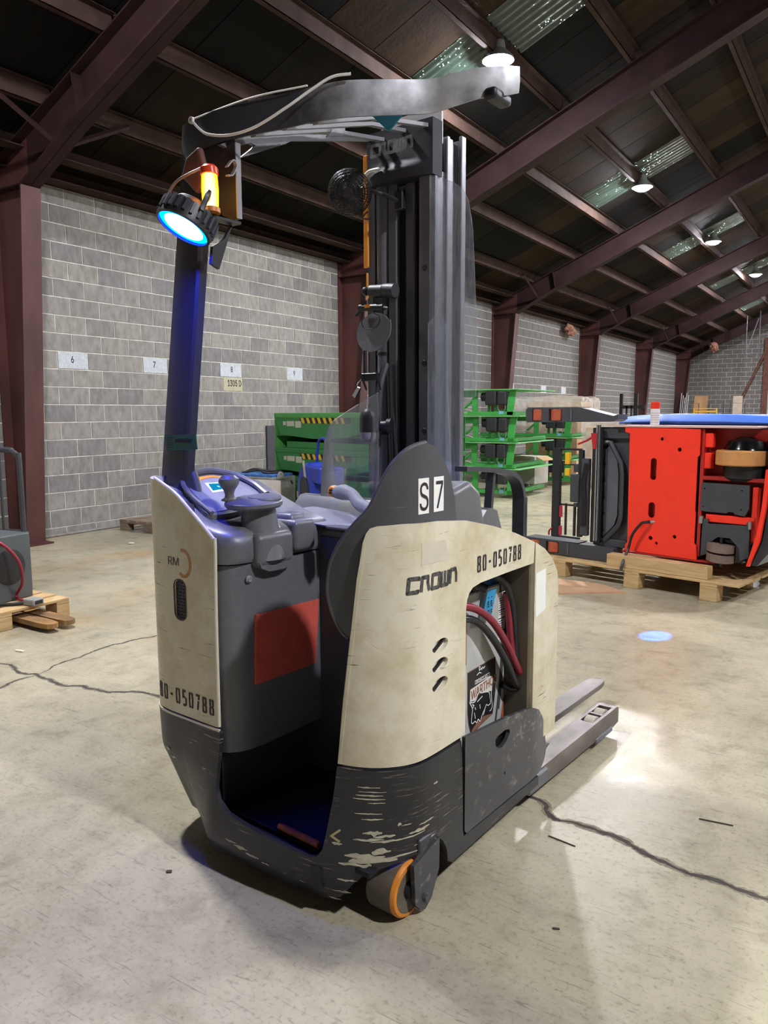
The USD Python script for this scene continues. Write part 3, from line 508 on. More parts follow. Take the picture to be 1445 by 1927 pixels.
# operator console
cons = [(-.975, .08), (-.955, .02), (-.91, -.03), (-.85, -.05), (-.66, -.052), (-.625, -.048), (-.595, -.036), (-.57, -.012), (-.555, .03), (-.55, .08), (-.55, .40), (-.975, .40)]
obj('console_panel', warp(slab(cons, .60), lambda v: np.c_[v[:, 0], v[:, 1], .352 + v[:, 2]]), GREY, truck, label='grey console side panel')
obj('hole_plug', lathe([(0, .004), (.008, .006), (.012, .002), (.013, 0)], 16, (-.551, .033, .905), (1, 0, 0)), TRAYM, truck)
obj('red_pad', warp(slab([(.053, .788), (.343, .782), (.322, .560), (.045, .563)], .008), lambda v: np.c_[-.552 + v[:, 2], v[:, 0], v[:, 1]]), REDPAD, truck, label='flat red pad on the console side')
prof = [(-.548, .958), (-.540, .975), (-.540, 1.015), (-.546, 1.037), (-.562, 1.052), (-.59, 1.062), (-.66, 1.078), (-.74, 1.108), (-.82, 1.138), (-.90, 1.168), (-.975, 1.18), (-.975, .958)]
def cover_sections():
    S = []
    for y, k in ((-.056, .0), (-.05, .45), (-.035, .75), (-.01, .93), (.03, 1.0), (.2, 1.0), (.40, 1.0)):
        S.append([(x + (1-k)*.20*min(1, max(0, (-.7-x)/.2)) + .006 if x < -.65 else x - (1-k)*.10*(1 if z < 1.05 else .8), y, .958 + (z-.958)*(.86 + .14*k)) for x, z in prof])
    return S
pcv = obj('console_cover', sweep(cover_sections()), GREY, truck, label='rounded grey console top')
# steering column, tiller and knob
obj('steering_nose', [rbox(-.66, -.515, .045, .205, .938, 1.046, .022), warp(slab([(.05, .958), (.205, .958), (.19, .935), (.155, .922), (.09, .924), (.06, .938)], .06), lambda v: np.c_[-.58 + v[:, 2], v[:, 0], v[:, 1]])], GREY, truck)
obj('button_block', [rbox(-.66, -.522, .212, .312, .965, 1.070, .018), rbox(-.64, -.555, .225, .30, 1.05, 1.088, .018)], GREY, truck)
obj('steering_column', [sweep([[(-.592 + .058*math.cos(a)*(1 - .12*t) + dx, .118 + .066*math.sin(a)*(1-.12*t), 1.02 + .10*t) for a in np.linspace(0, 2*np.pi, 28)[:-1]] for t, dx in ((-.6, .03), (0, .015), (.4, .004), (1, 0))])], GREY, truck)
til = obj('steering_tiller', lathe([(0, .012), (.05, .014), (.058, .010), (.080, .006), (.091, .0), (.092, -.010), (.086, -.017), (.06, -.02), (0, -.02)], 40, (-.60, .105, 1.139), (.02, -.05, 1)), GREY, truck, label='round grey steering tiller')
obj('tiller_cap', lathe([(0, .022), (.03, .021), (.05, .017), (.055, .010), (.054, .004)], 32, (-.575, .128, 1.139), (.02, -.05, 1)), GREY, til)
obj('tiller_knob', lathe([(0, .082), (.020, .080), (.031, .070), (.033, .060), (.028, .048), (.018, .033), (.014, .02), (.016, .010), (.026, .004), (.026, 0)], 28, (-.655, .055, 1.142), (0, -.02, 1)), GREY, til)
# display pod
dn = lambda v, h: (1.07 - .24 - .4*v) + h      # the sloping display plane
dpoly = spline([(-.868, .041), (-.918, .096), (-.938, .153), (-.94, .226), (-.897, .286), (-.824, .31), (-.745, .29), (-.69, .17), (-.676, -.0), (-.778, .012)], 5, True)
dpod = obj('display_pod', warp(slab(dpoly, .05, fine=.05), lambda v: np.c_[v[:, 0], v[:, 1], dn(v[:, 0], -.05 + v[:, 2])]), GREY, truck)
rim = np.array([(-.676, -.0), (-.778, .012), (-.868, .041), (-.918, .096), (-.938, .153), (-.94, .226), (-.897, .286), (-.824, .31), (-.745, .30)])
obj('display_hood', tube(np.c_[rim, dn(rim[:, 0], .006)], np.interp(np.arange(49), [0, 12, 22, 48], [.007, .008, .014, .013]), n=10, k=6), GREY, dpod)
ip = Polygon(dpoly).buffer(-.018)
obj('display_face', warp(slab(ip, .002), lambda v: np.c_[v[:, 0], v[:, 1], dn(v[:, 0], v[:, 2])]), TRAYM, dpod)
og = np.array([(-.868, .085), (-.897, .125), (-.909, .165), (-.909, .205), (-.885, .255)])
obj('orange_arc', [warp(slab(g, .001), lambda v: np.c_[v[:, 0], v[:, 1], dn(v[:, 0], .0022 + v[:, 2])]) for g in strokes([spline(og, 5)], .016)], YEL, dpod)
obj('screen_bezel', warp(slab([(-.868, .130), (-.862, .222), (-.808, .205), (-.802, .108)], .002), lambda v: np.c_[v[:, 0], v[:, 1], dn(v[:, 0], .002 + v[:, 2])]), WHITE, dpod)
scr = obj('screen', warp(slab([(-.858, .138), (-.853, .208), (-.819, .193), (-.813, .120)], .001), lambda v: np.c_[v[:, 0], v[:, 1], dn(v[:, 0], .0042 + v[:, 2])]), LCD, dpod)
for a, b in ((.158, .006), (.172, .01), (.186, .006)): obj('screen_digit', warp(slab([(-.838, a), (-.838, a+b), (-.829, a+b), (-.829, a)], .0006), lambda v: np.c_[v[:, 0], v[:, 1], dn(v[:, 0], .0054 + v[:, 2])]), mat_emit('screen_digit', '7fe4ff', .5) if a < .16 else '/World/Looks/screen_digit', dpod)
# counter in front of the operator
pct = obj('front_counter', [rbox(-.97, -.09, .36, .80, .955, 1.03, .02), sweep([[(x, y, z) for y, z in ((.62, 1.0), (.66, 1.06), (.69, 1.088), (.72, 1.092), (.76, 1.08), (.80, 1.0))] for x in np.linspace(-.96, -.09, 12)])], GREY, truck)
obj('counter_tray', warp(slab(rrect(-.80, -.36, .335, .60, .02), .004), lambda v: np.c_[v[:, 0], v[:, 1], 1.031 + v[:, 2] + .10*np.clip(-(v[:, 0]+.55), 0, 1)]), TRAYM, pct)
obj('counter_clip', warp(slab([(-.47, .30), (-.43, .33), (-.36, .33), (-.33, .30), (-.37, .275), (-.44, .275)], .006), lambda v: np.c_[v[:, 0], v[:, 1], 1.045 + v[:, 2]]), GREY, pct)
hb = obj('control_handle', tube([(-.70, .62, 1.118), (-.64, .60, 1.122), (-.57, .56, 1.118), (-.47, .48, 1.10), (-.36, .42, 1.09), (-.24, .36, 1.07)], np.interp(np.arange(41), [0, 6, 16, 40], [.024, .03, .022, .024]), n=14), TRAYM, truck, label='grey control handle with an orange button')
obj('orange_button', lathe([(0, .012), (.014, .011), (.022, .004), (.023, -.01)], 24, (-.712, .612, 1.122), (.15, -.98, .12)), ORANGE, hb)
obj('button_slot', [xf(bx(-.010, .010, -.003, .003, -.003, .003), (-.7095, .5995, 1.1235 + dz)) for dz in (-.007, .004)], mat('brown_slot', '54371a', .6), hb)
obj('arm_pod', [m3.Manifold.batch_hull([m3.Manifold.sphere(r, 20).translate(p) for p, r in (((-.03, .37, 1.165), .022), ((-.03, .455, 1.185), .022), ((-.03, .505, 1.155), .02), ((-.03, .53, 1.05), .02), ((-.03, .36, 1.05), .02), ((-.14, .36, 1.05), .02), ((-.14, .53, 1.05), .02), ((-.14, .37, 1.165), .022), ((-.14, .455, 1.18), .022))])], GREY, truck, label='rounded grey arm rest pod behind the S 7 wing')
hood = [(.36, 1.09), (.52, 1.057), (.656, 1.018), (.798, .974), (.872, .935), (.937, .888), (.972, .835), (.972, .78), (.93, .78), (.86, .87), (.78, .93), (.64, .97), (.36, 1.0)]
obj('hood_cover', warp(slab(hood, .33), lambda v: np.c_[-.31 + v[:, 2], v[:, 0], v[:, 1]]), GREY, truck)
# grab rail (flat bar hoop)
def flatbar(pts, w, t, k=6):
    p = spline(pts, k); T = np.gradient(p, axis=0); T /= np.linalg.norm(T, axis=1, keepdims=True); S = []
    for q, d in zip(p, T):
        n = np.cross(d, [1.0, 0, 0]); n /= np.linalg.norm(n); X = np.array([1.0, 0, 0]); S.append([q + X*w/2 + n*t/2, q - X*w/2 + n*t/2, q - X*w/2 - n*t/2, q + X*w/2 - n*t/2])
    return sweep(S)
obj('grab_rail', [flatbar([(-.2, .70, 1.222), (-.2, .82, 1.214), (-.2, .96, 1.198), (-.2, 1.04, 1.183), (-.2, 1.098, 1.150), (-.2, 1.128, 1.09), (-.2, 1.135, 1.0), (-.2, 1.135, .80)], .05, .018), flatbar([(-.2, .91, 1.20), (-.2, .895, 1.10), (-.2, .885, 1.0)], .03, .016), bx(-.225, -.175, 1.12, 1.15, .80, 1.085)], GREYD, truck, label='charcoal flat-bar hoop in front of the hood')

# console rounding at the hidden left side is part of its outline; next: mast, guard, lamps, wheels, forks
mast = obj('mast', [bx(-.754, -.742, .88, 1.07, .05, 2.44), bx(-.754, -.716, .88, .90, .05, 2.44), bx(-.650, -.609, .878, .90, .05, 2.33, .004), bx(-.72, -.449, .955, .97, .05, 2.30), bx(-.586, -.543, .90, .93, .05, 2.28, .006), bx(-.499, -.447, .868, .90, .05, 2.42, .004), bx(-.447, -.432, .878, .896, .05, 2.42)], MASTM, truck, label='tall charcoal mast channels with bolts')
obj('inner_rail', [bx(-.520, -.432, .96, .975, .05, 2.43), bx(-.446, -.430, .955, .995, .05, 2.425, .003), bx(-.56, -.446, 1.055, 1.07, .05, 2.44), bx(-.442, -.427, 1.05, 1.082, .05, 2.455, .003), bx(-.50, -.44, .90, .96, .05, 2.30)], MASTL, mast)
obj('dark_recess', [bx(-.609, -.499, .945, .957, .05, 2.28), bx(-.500, -.45, .90, .95, .05, 2.36), bx(-.52, -.446, 1.0, 1.05, .05, 2.42)], MASTD, mast)
obj('mast_roller', [cyl((-.475, .925, 2.41), (-.475, .925, 2.476), .026)], CHROME, mast)
for z in (1.95, 1.60, 1.345, 1.30): 
    if z != 1.30: obj('bolt_hole', [xf(lathe([(0, .003), (.010, .003), (.012, 0)], 14, (0, 0, 0), (0, -1, 0)), (-.472, .868, z))], BLK, mast)
lift = obj('lift_cylinder', cyl((-.683, .90, .05), (-.683, .90, 2.33), .031, n=28), MASTM, truck)
[obj('cylinder_joint', cyl((-.683, .90, z), (-.683, .90, z+.012), .034, n=28), BLK, lift) for z in (1.33, 1.64)]
obj('front_stripe', [bx(-.760, -.736, .862, .872, 1.98, 2.40, .003), bx(-.750, -.740, .864, .872, 1.86, 1.96, .003)], YEL, truck, label='orange stripe strip up the left mast rail')
obj('hydraulic_hose', [tube([(-.628, .865, .9), (-.618, .86, 1.15), (-.628, .865, 1.4), (-.637, .868, 1.6)], .012), tube([(-.60, .865, .9), (-.598, .862, 1.2), (-.628, .868, 1.45)], .009)], RUB, truck)
ch = obj('crosshead', sweep([[(x, .858 - .022*(1-((x+.58)/.15)**2)*k, z) for x in np.linspace(-.73, -.43, 16)] + [(x, .92, z) for x in np.linspace(-.43, -.73, 16)] for z, k in ((2.275, .9), (2.30, 1.4), (2.315, 1.5), (2.33, .6), (2.36, .2), (2.45, 0), (2.47, 0))]), mat('crosshead_dark', '2b2b30', .62, spec=.3), truck, label='dark mast crosshead with the maker name in grey')
obj('maker_name', [warp(slab(g, .001), lambda v: np.c_[-.708 + v[:, 0], .848 - v[:, 2], 2.378 + v[:, 1]]) for g in crown_polys(.044, .040)], mat('logo_light_grey', '808084', .6), ch)
obj('white_lip', tube([(-.73, .845, 2.322), (-.70, .835, 2.327), (-.655, .829, 2.324)], .007, n=8), WHITE, ch)
obj('front_plate', bx(-.72, -.44, .93, .94, 2.40, 2.53), mat('pale_plate', 'c9c9cc', .5), truck)  # pale colour stands in for the lamp-lit underside of the guard
# overhead guard: curved rear band, side beam, roof bars
gpl = spline([(-.935, .17, 2.345, .12), (-.912, .125, 2.34, .115), (-.84, .112, 2.344, .11), (-.751, .117, 2.35, .108), (-.629, .16, 2.362, .108), (-.535, .203, 2.372, .108), (-.456, .236, 2.381, .108), (-.366, .278, 2.391, .112), (-.302, .349, 2.402, .112), (-.243, .428, 2.412, .110), (-.19, .493, 2.421, .108), (-.128, .516, 2.428, .104), (-.056, .55, 2.436, .096), (-.009, .594, 2.443, .094), (.012, .62, 2.447, .092), (.029, .649, 2.45, .085)], 6)
gt_ = np.gradient(gpl[:, :2], axis=0); gt_ /= np.linalg.norm(gt_, axis=1, keepdims=True); gn = np.stack([-gt_[:, 1], gt_[:, 0]], 1)
def band_ring(i):
    v, u, z, h = gpl[i]; n = gn[i]; t = .012
    return [(v, u, z), (v + n[0]*.02, u + n[1]*.02, z + .004), (v + n[0]*t, u + n[1]*t, z - .012), (v + n[0]*t, u + n[1]*t, z - h + .022), (v + n[0]*.014, u + n[1]*.014, z - h + .012), (v + n[0]*.002, u + n[1]*.002, z - h + .010), (v - n[0]*.003, u - n[1]*.003, z - h*.5)]
KW = int(np.argmin(abs(gpl[:, 0] + .33)))
gd = obj('overhead_guard', sweep([band_ring(i) for i in range(len(gpl))]), GUARDM, truck, label='dark curved overhead guard band, its tip silvered by wear and painted lamp light')
obj('side_beam', warp(slab([(.113, 2.242), (.206, 2.289), (.50, 2.375), (.90, 2.47), (.90, 2.455), (.43, 2.335), (.397, 2.315), (.193, 2.221), (.245, 2.262), (.262, 2.276), (.24, 2.279), (.195, 2.26), (.165, 2.236)], .014), lambda v: np.c_[-.73 + v[:, 2], v[:, 0], v[:, 1]]), GREY, gd)
for v0, pts in ((-.66, [(.20, 2.288), (.54, 2.392), (.90, 2.45)]), (-.56, [(.24, 2.297), (.66, 2.424), (.90, 2.46)]), (-.46, [(.27, 2.30), (.55, 2.392), (.90, 2.46)])):
    obj('roof_bar', warp(slab(pts + [(x, z-.013) for x, z in pts[::-1]], .022), lambda v, v0=v0: np.c_[v0 - .011 + v[:, 2], v[:, 0], v[:, 1]]), TRAYM, gd)
obj('bar_bracket', warp(slab([(.52, 2.355), (.565, 2.398), (.616, 2.415), (.61, 2.382)], .01), lambda v: np.c_[-.645 + v[:, 2], v[:, 0], v[:, 1]]), GREY, gd)
obj('work_lamp', [rbox(-.045, .0, .555, .66, 2.343, 2.378, .012)], BLK, gd, label='black work lamp under the guard tip')
obj('teal_flag', [warp(slab([(-.388, 2.352), (-.258, 2.325), (-.314, 2.283)], .006), lambda v: np.c_[v[:, 0], .44 + .05*(v[:, 0]+.39) + v[:, 2], v[:, 1]]), warp(slab([(-.388, 2.352), (-.34, 2.372), (-.258, 2.345), (-.258, 2.325)], .006), lambda v: np.c_[v[:, 0], .445 + v[:, 2], v[:, 1]])], mat('teal_cloth', '1f6f8a', .7), gd, label='teal pointed flag hanging below the guard band')
# left rear pillar
def post_ring(z):
    u = .05 + .07*(z-1.23)/.72; vl = -.992 + .03*(z-1.2)/.75; w = .118 - .006*(z-1.2); k = 1.0
    return [(vl, u, z), (vl + w*.5, u - .006, z), (vl + w, u, z), (vl + w + .008, u + .008, z), (vl + w + .010, u + .035, z), (vl + w, u + .042, z), (vl, u + .042, z)]
post = obj('guard_pillar', sweep([post_ring(z) for z in np.linspace(1.10, 2.30, 25)]), mat('pillar_black', '2b2b33', .32), truck, label='dark rear left pillar lit blue by its lamp')
obj('pillar_slot', [warp(slab(rrect(-.955, -.925, 1.215, 1.32, .014), .004), lambda v: np.c_[v[:, 0], .049 + v[:, 2] + .09*(v[:, 1]-1.23), v[:, 1]])], BLK, post)
obj('barcode_label', bx(-.8705, -.866, .062, .085, 1.24, 1.29), WHITE, post)
obj('pillar_foot', m3.Manifold.batch_hull([m3.Manifold.sphere(.02, 14).translate(p) for p in ((-.93, .09, 1.14), (-.87, .09, 1.14), (-.93, .09, 1.23), (-.89, .09, 1.23), (-.90, .03, 1.12), (-.80, .06, 1.10))]), GREYD, post)
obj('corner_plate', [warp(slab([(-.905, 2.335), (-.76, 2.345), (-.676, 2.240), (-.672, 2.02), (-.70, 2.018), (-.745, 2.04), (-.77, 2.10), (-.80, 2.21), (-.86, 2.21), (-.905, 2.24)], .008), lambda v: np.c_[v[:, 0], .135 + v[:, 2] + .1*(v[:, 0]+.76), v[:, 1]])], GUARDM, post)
obj('plate_edge', bx(-.675, -.671, .135, .155, 2.02, 2.245), TRAYM, post)
obj('brown_bracket', m3.Manifold.batch_hull([m3.Manifold.sphere(.014, 14).translate(p) for p in ((-.842, .08, 2.165), (-.822, .08, 2.205), (-.775, .08, 2.222), (-.765, .09, 2.16), (-.785, .09, 2.125), (-.80, .09, 2.12))]), mat('brown_bracket', '5a3730', .7), post)
# blue safety lamp, amber strobe, their cable and brackets
bl_p, bl_a = np.array((-.703, -.045, 1.970)), np.array((-.13, -.48, -.87)); bl_a /= np.linalg.norm(bl_a)
bp = obj('blue_lamp', lathe([(0, -.075), (.055, -.07), (.07, -.05), (.082, -.045), (.086, 0), (.086, .01), (.078, .012), (.078, .004)], 36, bl_p, bl_a), BLK, truck, label='round blue safety lamp shining on the pillar')
obj('lens', lathe([(0, .010), (.050, .008), (.062, .006)], 32, bl_p, bl_a), BLUECORE, bp)
obj('lens_ring', lathe([(.062, .006), (.078, .004)], 32, bl_p, bl_a), BLUELENS, bp)
e1 = np.cross(bl_a, [0, 0, 1.0]); e1 /= np.linalg.norm(e1); e2 = np.cross(bl_a, e1)
obj('cooling_fin', [sweep([[tuple(bl_p + bl_a*h + (e1*math.cos(a+da) + e2*math.sin(a+da))*r) for r, h in ((.070, -.052), (.090, -.044), (.091, -.006), (.070, -.006))] for da in (-.05, .05)]) for a in np.linspace(0, 2*np.pi, 25)[:-1]], mat('lamp_fin', '3a3a44', .4), bp)
obj('lamp_bracket', [tube([bl_p - bl_a*.03 + e1*.088, bl_p - bl_a*.1 + e1*.07, (-.74, .06, 2.03)], .008, n=6), tube([bl_p - bl_a*.03 - e1*.088, bl_p - bl_a*.1 - e1*.07, (-.76, .06, 2.0)], .008, n=6)], BLK, bp)
ap = obj('amber_strobe', lathe([(0, .062), (.018, .060), (.024, .045), (.026, 0), (.024, -.045), (.018, -.055), (0, -.056)], 24, (-.672, .03, 2.078), (-.08, .05, 1)), AMBERON, truck, label='glowing amber strobe beacon on the corner plate')
obj('strobe_cap', lathe([(0, .075), (.02, .074), (.027, .066), (.027, .048), (.02, .045)], 24, (-.672, .03, 2.078), (-.08, .05, 1)), mat('amber_red', 'd0401c', .3), ap)
obj('strobe_base', lathe([(.018, -.048), (.028, -.052), (.028, -.066), (0, -.068)], 24, (-.672, .03, 2.078), (-.08, .05, 1)), mat('amber_base', 'c2701e', .4), ap)
obj('strobe_mount', bx(-.70, -.66, .03, .14, 2.00, 2.008), BLK, ap)
obj('lamp_cable', tube([(-.86, .0, 2.0), (-.858, .01, 2.06), (-.851, .015, 2.098), (-.817, .02, 2.129), (-.77, .03, 2.145), (-.745, .06, 2.165)], .0045, n=8), mat('cable_grey', '6a6262', .5), truck)
obj('v_bracket', [warp(slab([(.135, 2.008), (.128, 1.99), (.075, 1.86), (.044, 1.872), (.052, 1.925), (.10, 1.955)], .012), lambda v: np.c_[-.705 + v[:, 2], v[:, 0], v[:, 1]])], BLK, truck)
obj('guard_clip', [flatbar([(-.675, .10, 2.165), (-.675, .125, 2.19), (-.675, .137, 2.175), (-.675, .12, 2.145), (-.675, .10, 2.14)], .014, .004)], TRAYM, truck)
obj('white_cable', [tube([(-.832, .10, 2.334), (-.797, .098, 2.302), (-.748, .095, 2.273), (-.662, .105, 2.256), (-.58, .135, 2.270), (-.49, .175, 2.315), (-.43, .215, 2.36), (-.375, .25, 2.395), (-.33, .285, 2.404)], .0045, n=8), tube([(-.832, .10, 2.337), (-.62, .155, 2.367), (-.456, .232, 2.386)], .0028, n=6), xf(lathe([(.006, -.004), (.011, -.004), (.011, .004), (.006, .004)], 14, (0, 0, 0), (0, 1, 0)), (-.832, .098, 2.334))], mat('cable_white', 'd6d4d2', .4), truck, label='white cable drooping along the guard band')
# steering wheel end: drive wheel, caster arm; outriggers and forks
wh = obj('rear_wheel', lathe([(.0, .0), (.05, .0), (.066, .004), (.0755, .002), (.080, -.006), (.080, -.092), (.075, -.098), (0, -.098)], 48, (.030, .078, .080), (1, 0, 0)), TREAD, truck, label='steer wheel with a dirty tread and an orange rim face')
obj('orange_rim', lathe([(.0655, .0), (.066, .0045), (.0755, .0025), (.0805, -.005), (.0805, -.010)], 48, (.0305, .078, .080), (1, 0, 0)), ORANGE, wh)
obj('wheel_hub', [lathe([(0, .012), (.02, .012), (.024, .0), (.05, -.004), (.064, -.002), (.064, .0035)], 36, (.0305, .078, .080), (1, 0, 0))], BLK, wh)
obj('caster_arm', [warp(slab([(.062, .165), (.19, .195), (.188, .10), (.150, .028), (.118, .008), (.095, .016), (.070, .045)], .014), lambda v: np.c_[.044 + v[:, 2] - .0, v[:, 0], v[:, 1]]), bx(-.10, .05, .10, .19, .15, .22, .004)], GATEM, truck)
obj('axle_bolt', lathe([(0, .008), (.010, .008), (.013, 0)], 16, (.058, .118, .045), (1, 0, 0)), GATEM, truck)
obj('chassis', [bx(-.93, -.05, .16, .84, .07, .15), bx(-.97, -.10, .84, 1.07, .05, .12), bx(-.60, -.16, -.085, .17, .085, .15), bx(-.72, -.58, .03, .17, .085, .15), bx(-.17, -.06, -.03, .0, .15, .165)], MASTD, truck)  # rear boxes are added fill, blocking light that leaked onto the floor
obj('left_drive_wheel', lathe([(0, 0), (.09, 0), (.12, -.01), (.12, -.10), (.09, -.11), (0, -.11)], 32, (-.72, .35, .12), (1, 0, 0)), TREAD, truck)
def outrigger(v0, v1):
    m = m3.Manifold.hull_points(np.array([(v, u, z) for v in (v0, v1) for u, z in ((.82, .045), (.82, .118), (1.66, .118), (1.675, .105), (1.672, .045), (1.62, .038), (1.40, .04))], float))
    return m - m3.Manifold.cube([v1 - v0 - .03, .21, .2]).translate([v0 + .015, 1.42, .0])
for v0, v1 in ((-.062, .024), (-.975, -.889)):
    og_ = obj('outrigger_leg', outrigger(v0, v1), FORK, truck, label='worn grey outrigger leg with load rollers' if v0 > -.5 else None)
    for u in (1.475, 1.575): obj('load_roller', lathe([(0, 0), (.036, 0), (.042, .004), (.042, v1-v0-.04), (.036, v1-v0-.036), (0, v1-v0-.036)], 24, (v0 + .018, u, .082), (1, 0, 0)), mat('roller_tan', 'a89f8d', .6, var=.3, scale=20) if (v0 > -.5 and u < 1.5) else '/World/Looks/roller_tan', og_)
    obj('roller_bridge', bx(v0+.012, v1-.012, 1.517, 1.533, .085, .118), FORK, og_)
    obj('leg_shoe', bx(v0 + .002, v1 + .012, .80, .95, .055, .112, .006), MASTM, og_); obj('leg_shoe', bx(v0 + .01, v1 + .004, 1.42, 1.60, .025, .05, .004), MASTM, og_)
for v0 in (-.242, -.80):
    fk = [(v0, .98), (v0 + .098, .98), (v0 + .094, 1.90), (v0 + .085, 1.96), (v0 + .06, 1.985), (v0 + .03, 1.98), (v0 + .008, 1.94)]
    obj('fork', [warp(slab(fk, .032), lambda v: np.c_[v[:, 0], v[:, 1], .092 + v[:, 2] - .014*np.clip((v[:, 1]-1.6)/.4, 0, 1)*(v[:, 2] > .01)]), bx(v0, v0+.098, .97, 1.0, .092, .62)], FORK, truck)
# clear screens
obj('clear_guard', warp(slab([(-.447, 1.05), (-.447, 2.273), (-.40, 2.258), (-.345, 2.232), (-.305, 2.20), (-.282, 2.16), (-.270, 2.10), (-.262, 2.05), (-.240, 1.672), (-.243, 1.474), (-.303, 1.447), (-.303, 1.05)], .005), lambda v: np.c_[v[:, 0], .868 - v[:, 2], v[:, 1]]), CLEAR, truck, label='scratched clear plastic guard right of the mast')
obj('second_clear_guard', warp(slab([(-.447, 1.10), (-.447, 1.745), (-.42, 1.765), (-.385, 1.76), (-.368, 1.73), (-.36, 1.5), (-.335, 1.1)], .005), lambda v: np.c_[v[:, 0], .860 - v[:, 2], v[:, 1]]), CLEAR, truck)
obj('clear_screen', warp(slab([(-.56, 1.04), (-.56, 1.49), (-.611, 1.468), (-.72, 1.418), (-.777, 1.389), (-.805, 1.36), (-.828, 1.306), (-.845, 1.2), (-.856, 1.04)], .005), lambda v: np.c_[v[:, 0], .70 - v[:, 2], v[:, 1]]), CLEAR2, truck, label='clear plastic screen left of the mast')
# accessories on the mast
fc = np.array((-.706, .72, 2.226)); fa = np.array((.42, -.86, -.28)); fa /= np.linalg.norm(fa)
f1 = np.cross(fa, [0, 0, 1.0]); f1 /= np.linalg.norm(f1); f2 = np.cross(fa, f1)
def ring3(r, h, rad, n=36): return tube([fc + fa*h + (f1*math.cos(a) + f2*math.sin(a))*r for a in np.linspace(0, 2*np.pi, n+1)], rad, n=5, smooth=False)
fan = obj('cab_fan', [ring3(.082*math.cos(q), .04*math.sin(q), .0016) for q in np.linspace(-.9, 1.35, 12)] + [tube([fc + (f1*math.cos(a) + f2*math.sin(a))*.082*math.cos(q) + fa*.04*math.sin(q) for q in np.linspace(-1.2, 1.5, 9)], .0014, n=5, smooth=False) for a in np.linspace(0, 2*np.pi, 37)[:-1]], BLK, truck, label='small black caged fan clipped beside the mast')
obj('fan_hub', lathe([(0, .044), (.018, .043), (.02, .036), (0, .036)], 20, fc, fa), BLK, fan)
obj('fan_motor', lathe([(0, -.075), (.03, -.07), (.036, -.05), (.036, -.02), (0, -.015)], 20, fc, fa), BLK, fan)
obj('fan_blade', [sweep([[tuple(fc + fa*(.004 + .012*s) + (f1*math.cos(a + .5*s) + f2*math.sin(a + .5*s))*r) for r in (.015, .05, .072)] for s in (-.8, 0, .8)], closed_ring=False, caps=False) for a in (0, 2.09, 4.19)], mat('fan_blade', '3b3b40', .4), fan)
obj('fan_bracket', [tube([fc + f1*-.085, fc + np.array((.10, .05, -.01)), (-.60, .80, 2.215), (-.58, .872, 2.20)], .008, n=6), bx(-.60, -.56, .85, .875, 2.17, 2.24, .004), tube([fc + np.array((.085, .0, -.08)), fc + np.array((.06, .0, -.10)), (-.62, .74, 2.12)], .003, n=6)], BLK, fan)
ram = obj('device_arm', [cyl((-.672, .80, 1.875), (-.610, .80, 1.872), .024, n=24), cyl((-.606, .80, 1.872), (-.556, .80, 1.868), .026, n=24), cyl((-.62, .80, 1.872), (-.62, .88, 1.872), .02), bx(-.66, -.60, .79, .81, 1.78, 1.85, .004)], GREYD, truck, label='grey ball mount arm on the mast')
obj('ball', m3.Manifold.sphere(.017, 24).translate([-.699, .80, 1.878]), BLK, ram)
obj('paddle', warp(slab([(.056*math.cos(a)*1.45 - .638, 1.724 + .080*math.sin(a) - (.012 if math.sin(a) > .6 else 0)) for a in np.linspace(0, 2*np.pi, 40)[:-1]], .006), lambda v: np.c_[v[:, 0], .775 - v[:, 2] + .2*(v[:, 1]-1.72), v[:, 1]]), GREY, ram)
obj('clip', [cyl((-.70, .765, 1.812), (-.585, .765, 1.806), .013, n=12), bx(-.685, -.672, .755, .775, 1.80, 1.838), bx(-.612, -.60, .755, .775, 1.80, 1.838), tube([(-.595, .76, 1.805), (-.56, .76, 1.80)], .006, n=6), tube([(-.69, .76, 1.805), (-.715, .76, 1.785)], .006, n=6)], BLK, ram)
obj('clip_label', bx(-.665, -.640, .750, .7525, 1.808, 1.820), YEL, ram)
obj('cord_loop', tube([(-.682, .76, 1.80), (-.685, .757, 1.76), (-.672, .757, 1.735), (-.63, .757, 1.73), (-.60, .757, 1.75), (-.602, .757, 1.775), (-.625, .758, 1.785)], .0018, n=6), BLK, ram)
cap = obj('dome_camera', lathe([(0, .066), (.018, .062), (.031, .050), (.037, .03), (.038, 0), (.038, -.025)], 28, (-.62, .72, 1.368)), BLK, truck, label='black capsule sensor with a grey lower dome')
obj('lower_dome', lathe([(.0375, -.025), (.036, -.045), (.028, -.060), (.015, -.067), (0, -.068)], 28, (-.62, .72, 1.368)), TRAYM, cap)
obj('sensor_mount', [cyl((-.60, .72, 1.365), (-.53, .74, 1.367), .020, n=18), cyl((-.545, .735, 1.367), (-.53, .74, 1.367), .028, n=18), cyl((-.62, .72, 1.43), (-.62, .72, 1.448), .006)], BLK, cap)
obj('sensor_post', [tube([(-.625, .74, 1.0), (-.615, .745, 1.1), (-.606, .75, 1.3), (-.603, .76, 1.50), (-.603, .80, 1.60)], .014, n=8)], GREYD, truck)
kb = obj('key_holder', [bx(-.678, -.60, .74, .765, 1.535, 1.565, .003), warp(slab([(-.682, 1.565), (-.672, 1.565), (-.645, 1.505), (-.65, 1.50)], .004), lambda v: np.c_[v[:, 0], .735 + v[:, 2], v[:, 1]]), warp(slab([(-.605, 1.575), (-.600, 1.575), (-.575, 1.50), (-.582, 1.50)], .004), lambda v: np.c_[v[:, 0], .735 + v[:, 2], v[:, 1]]), cyl((-.665, .75, 1.565), (-.665, .75, 1.65), .008, n=8)], BLK, truck)
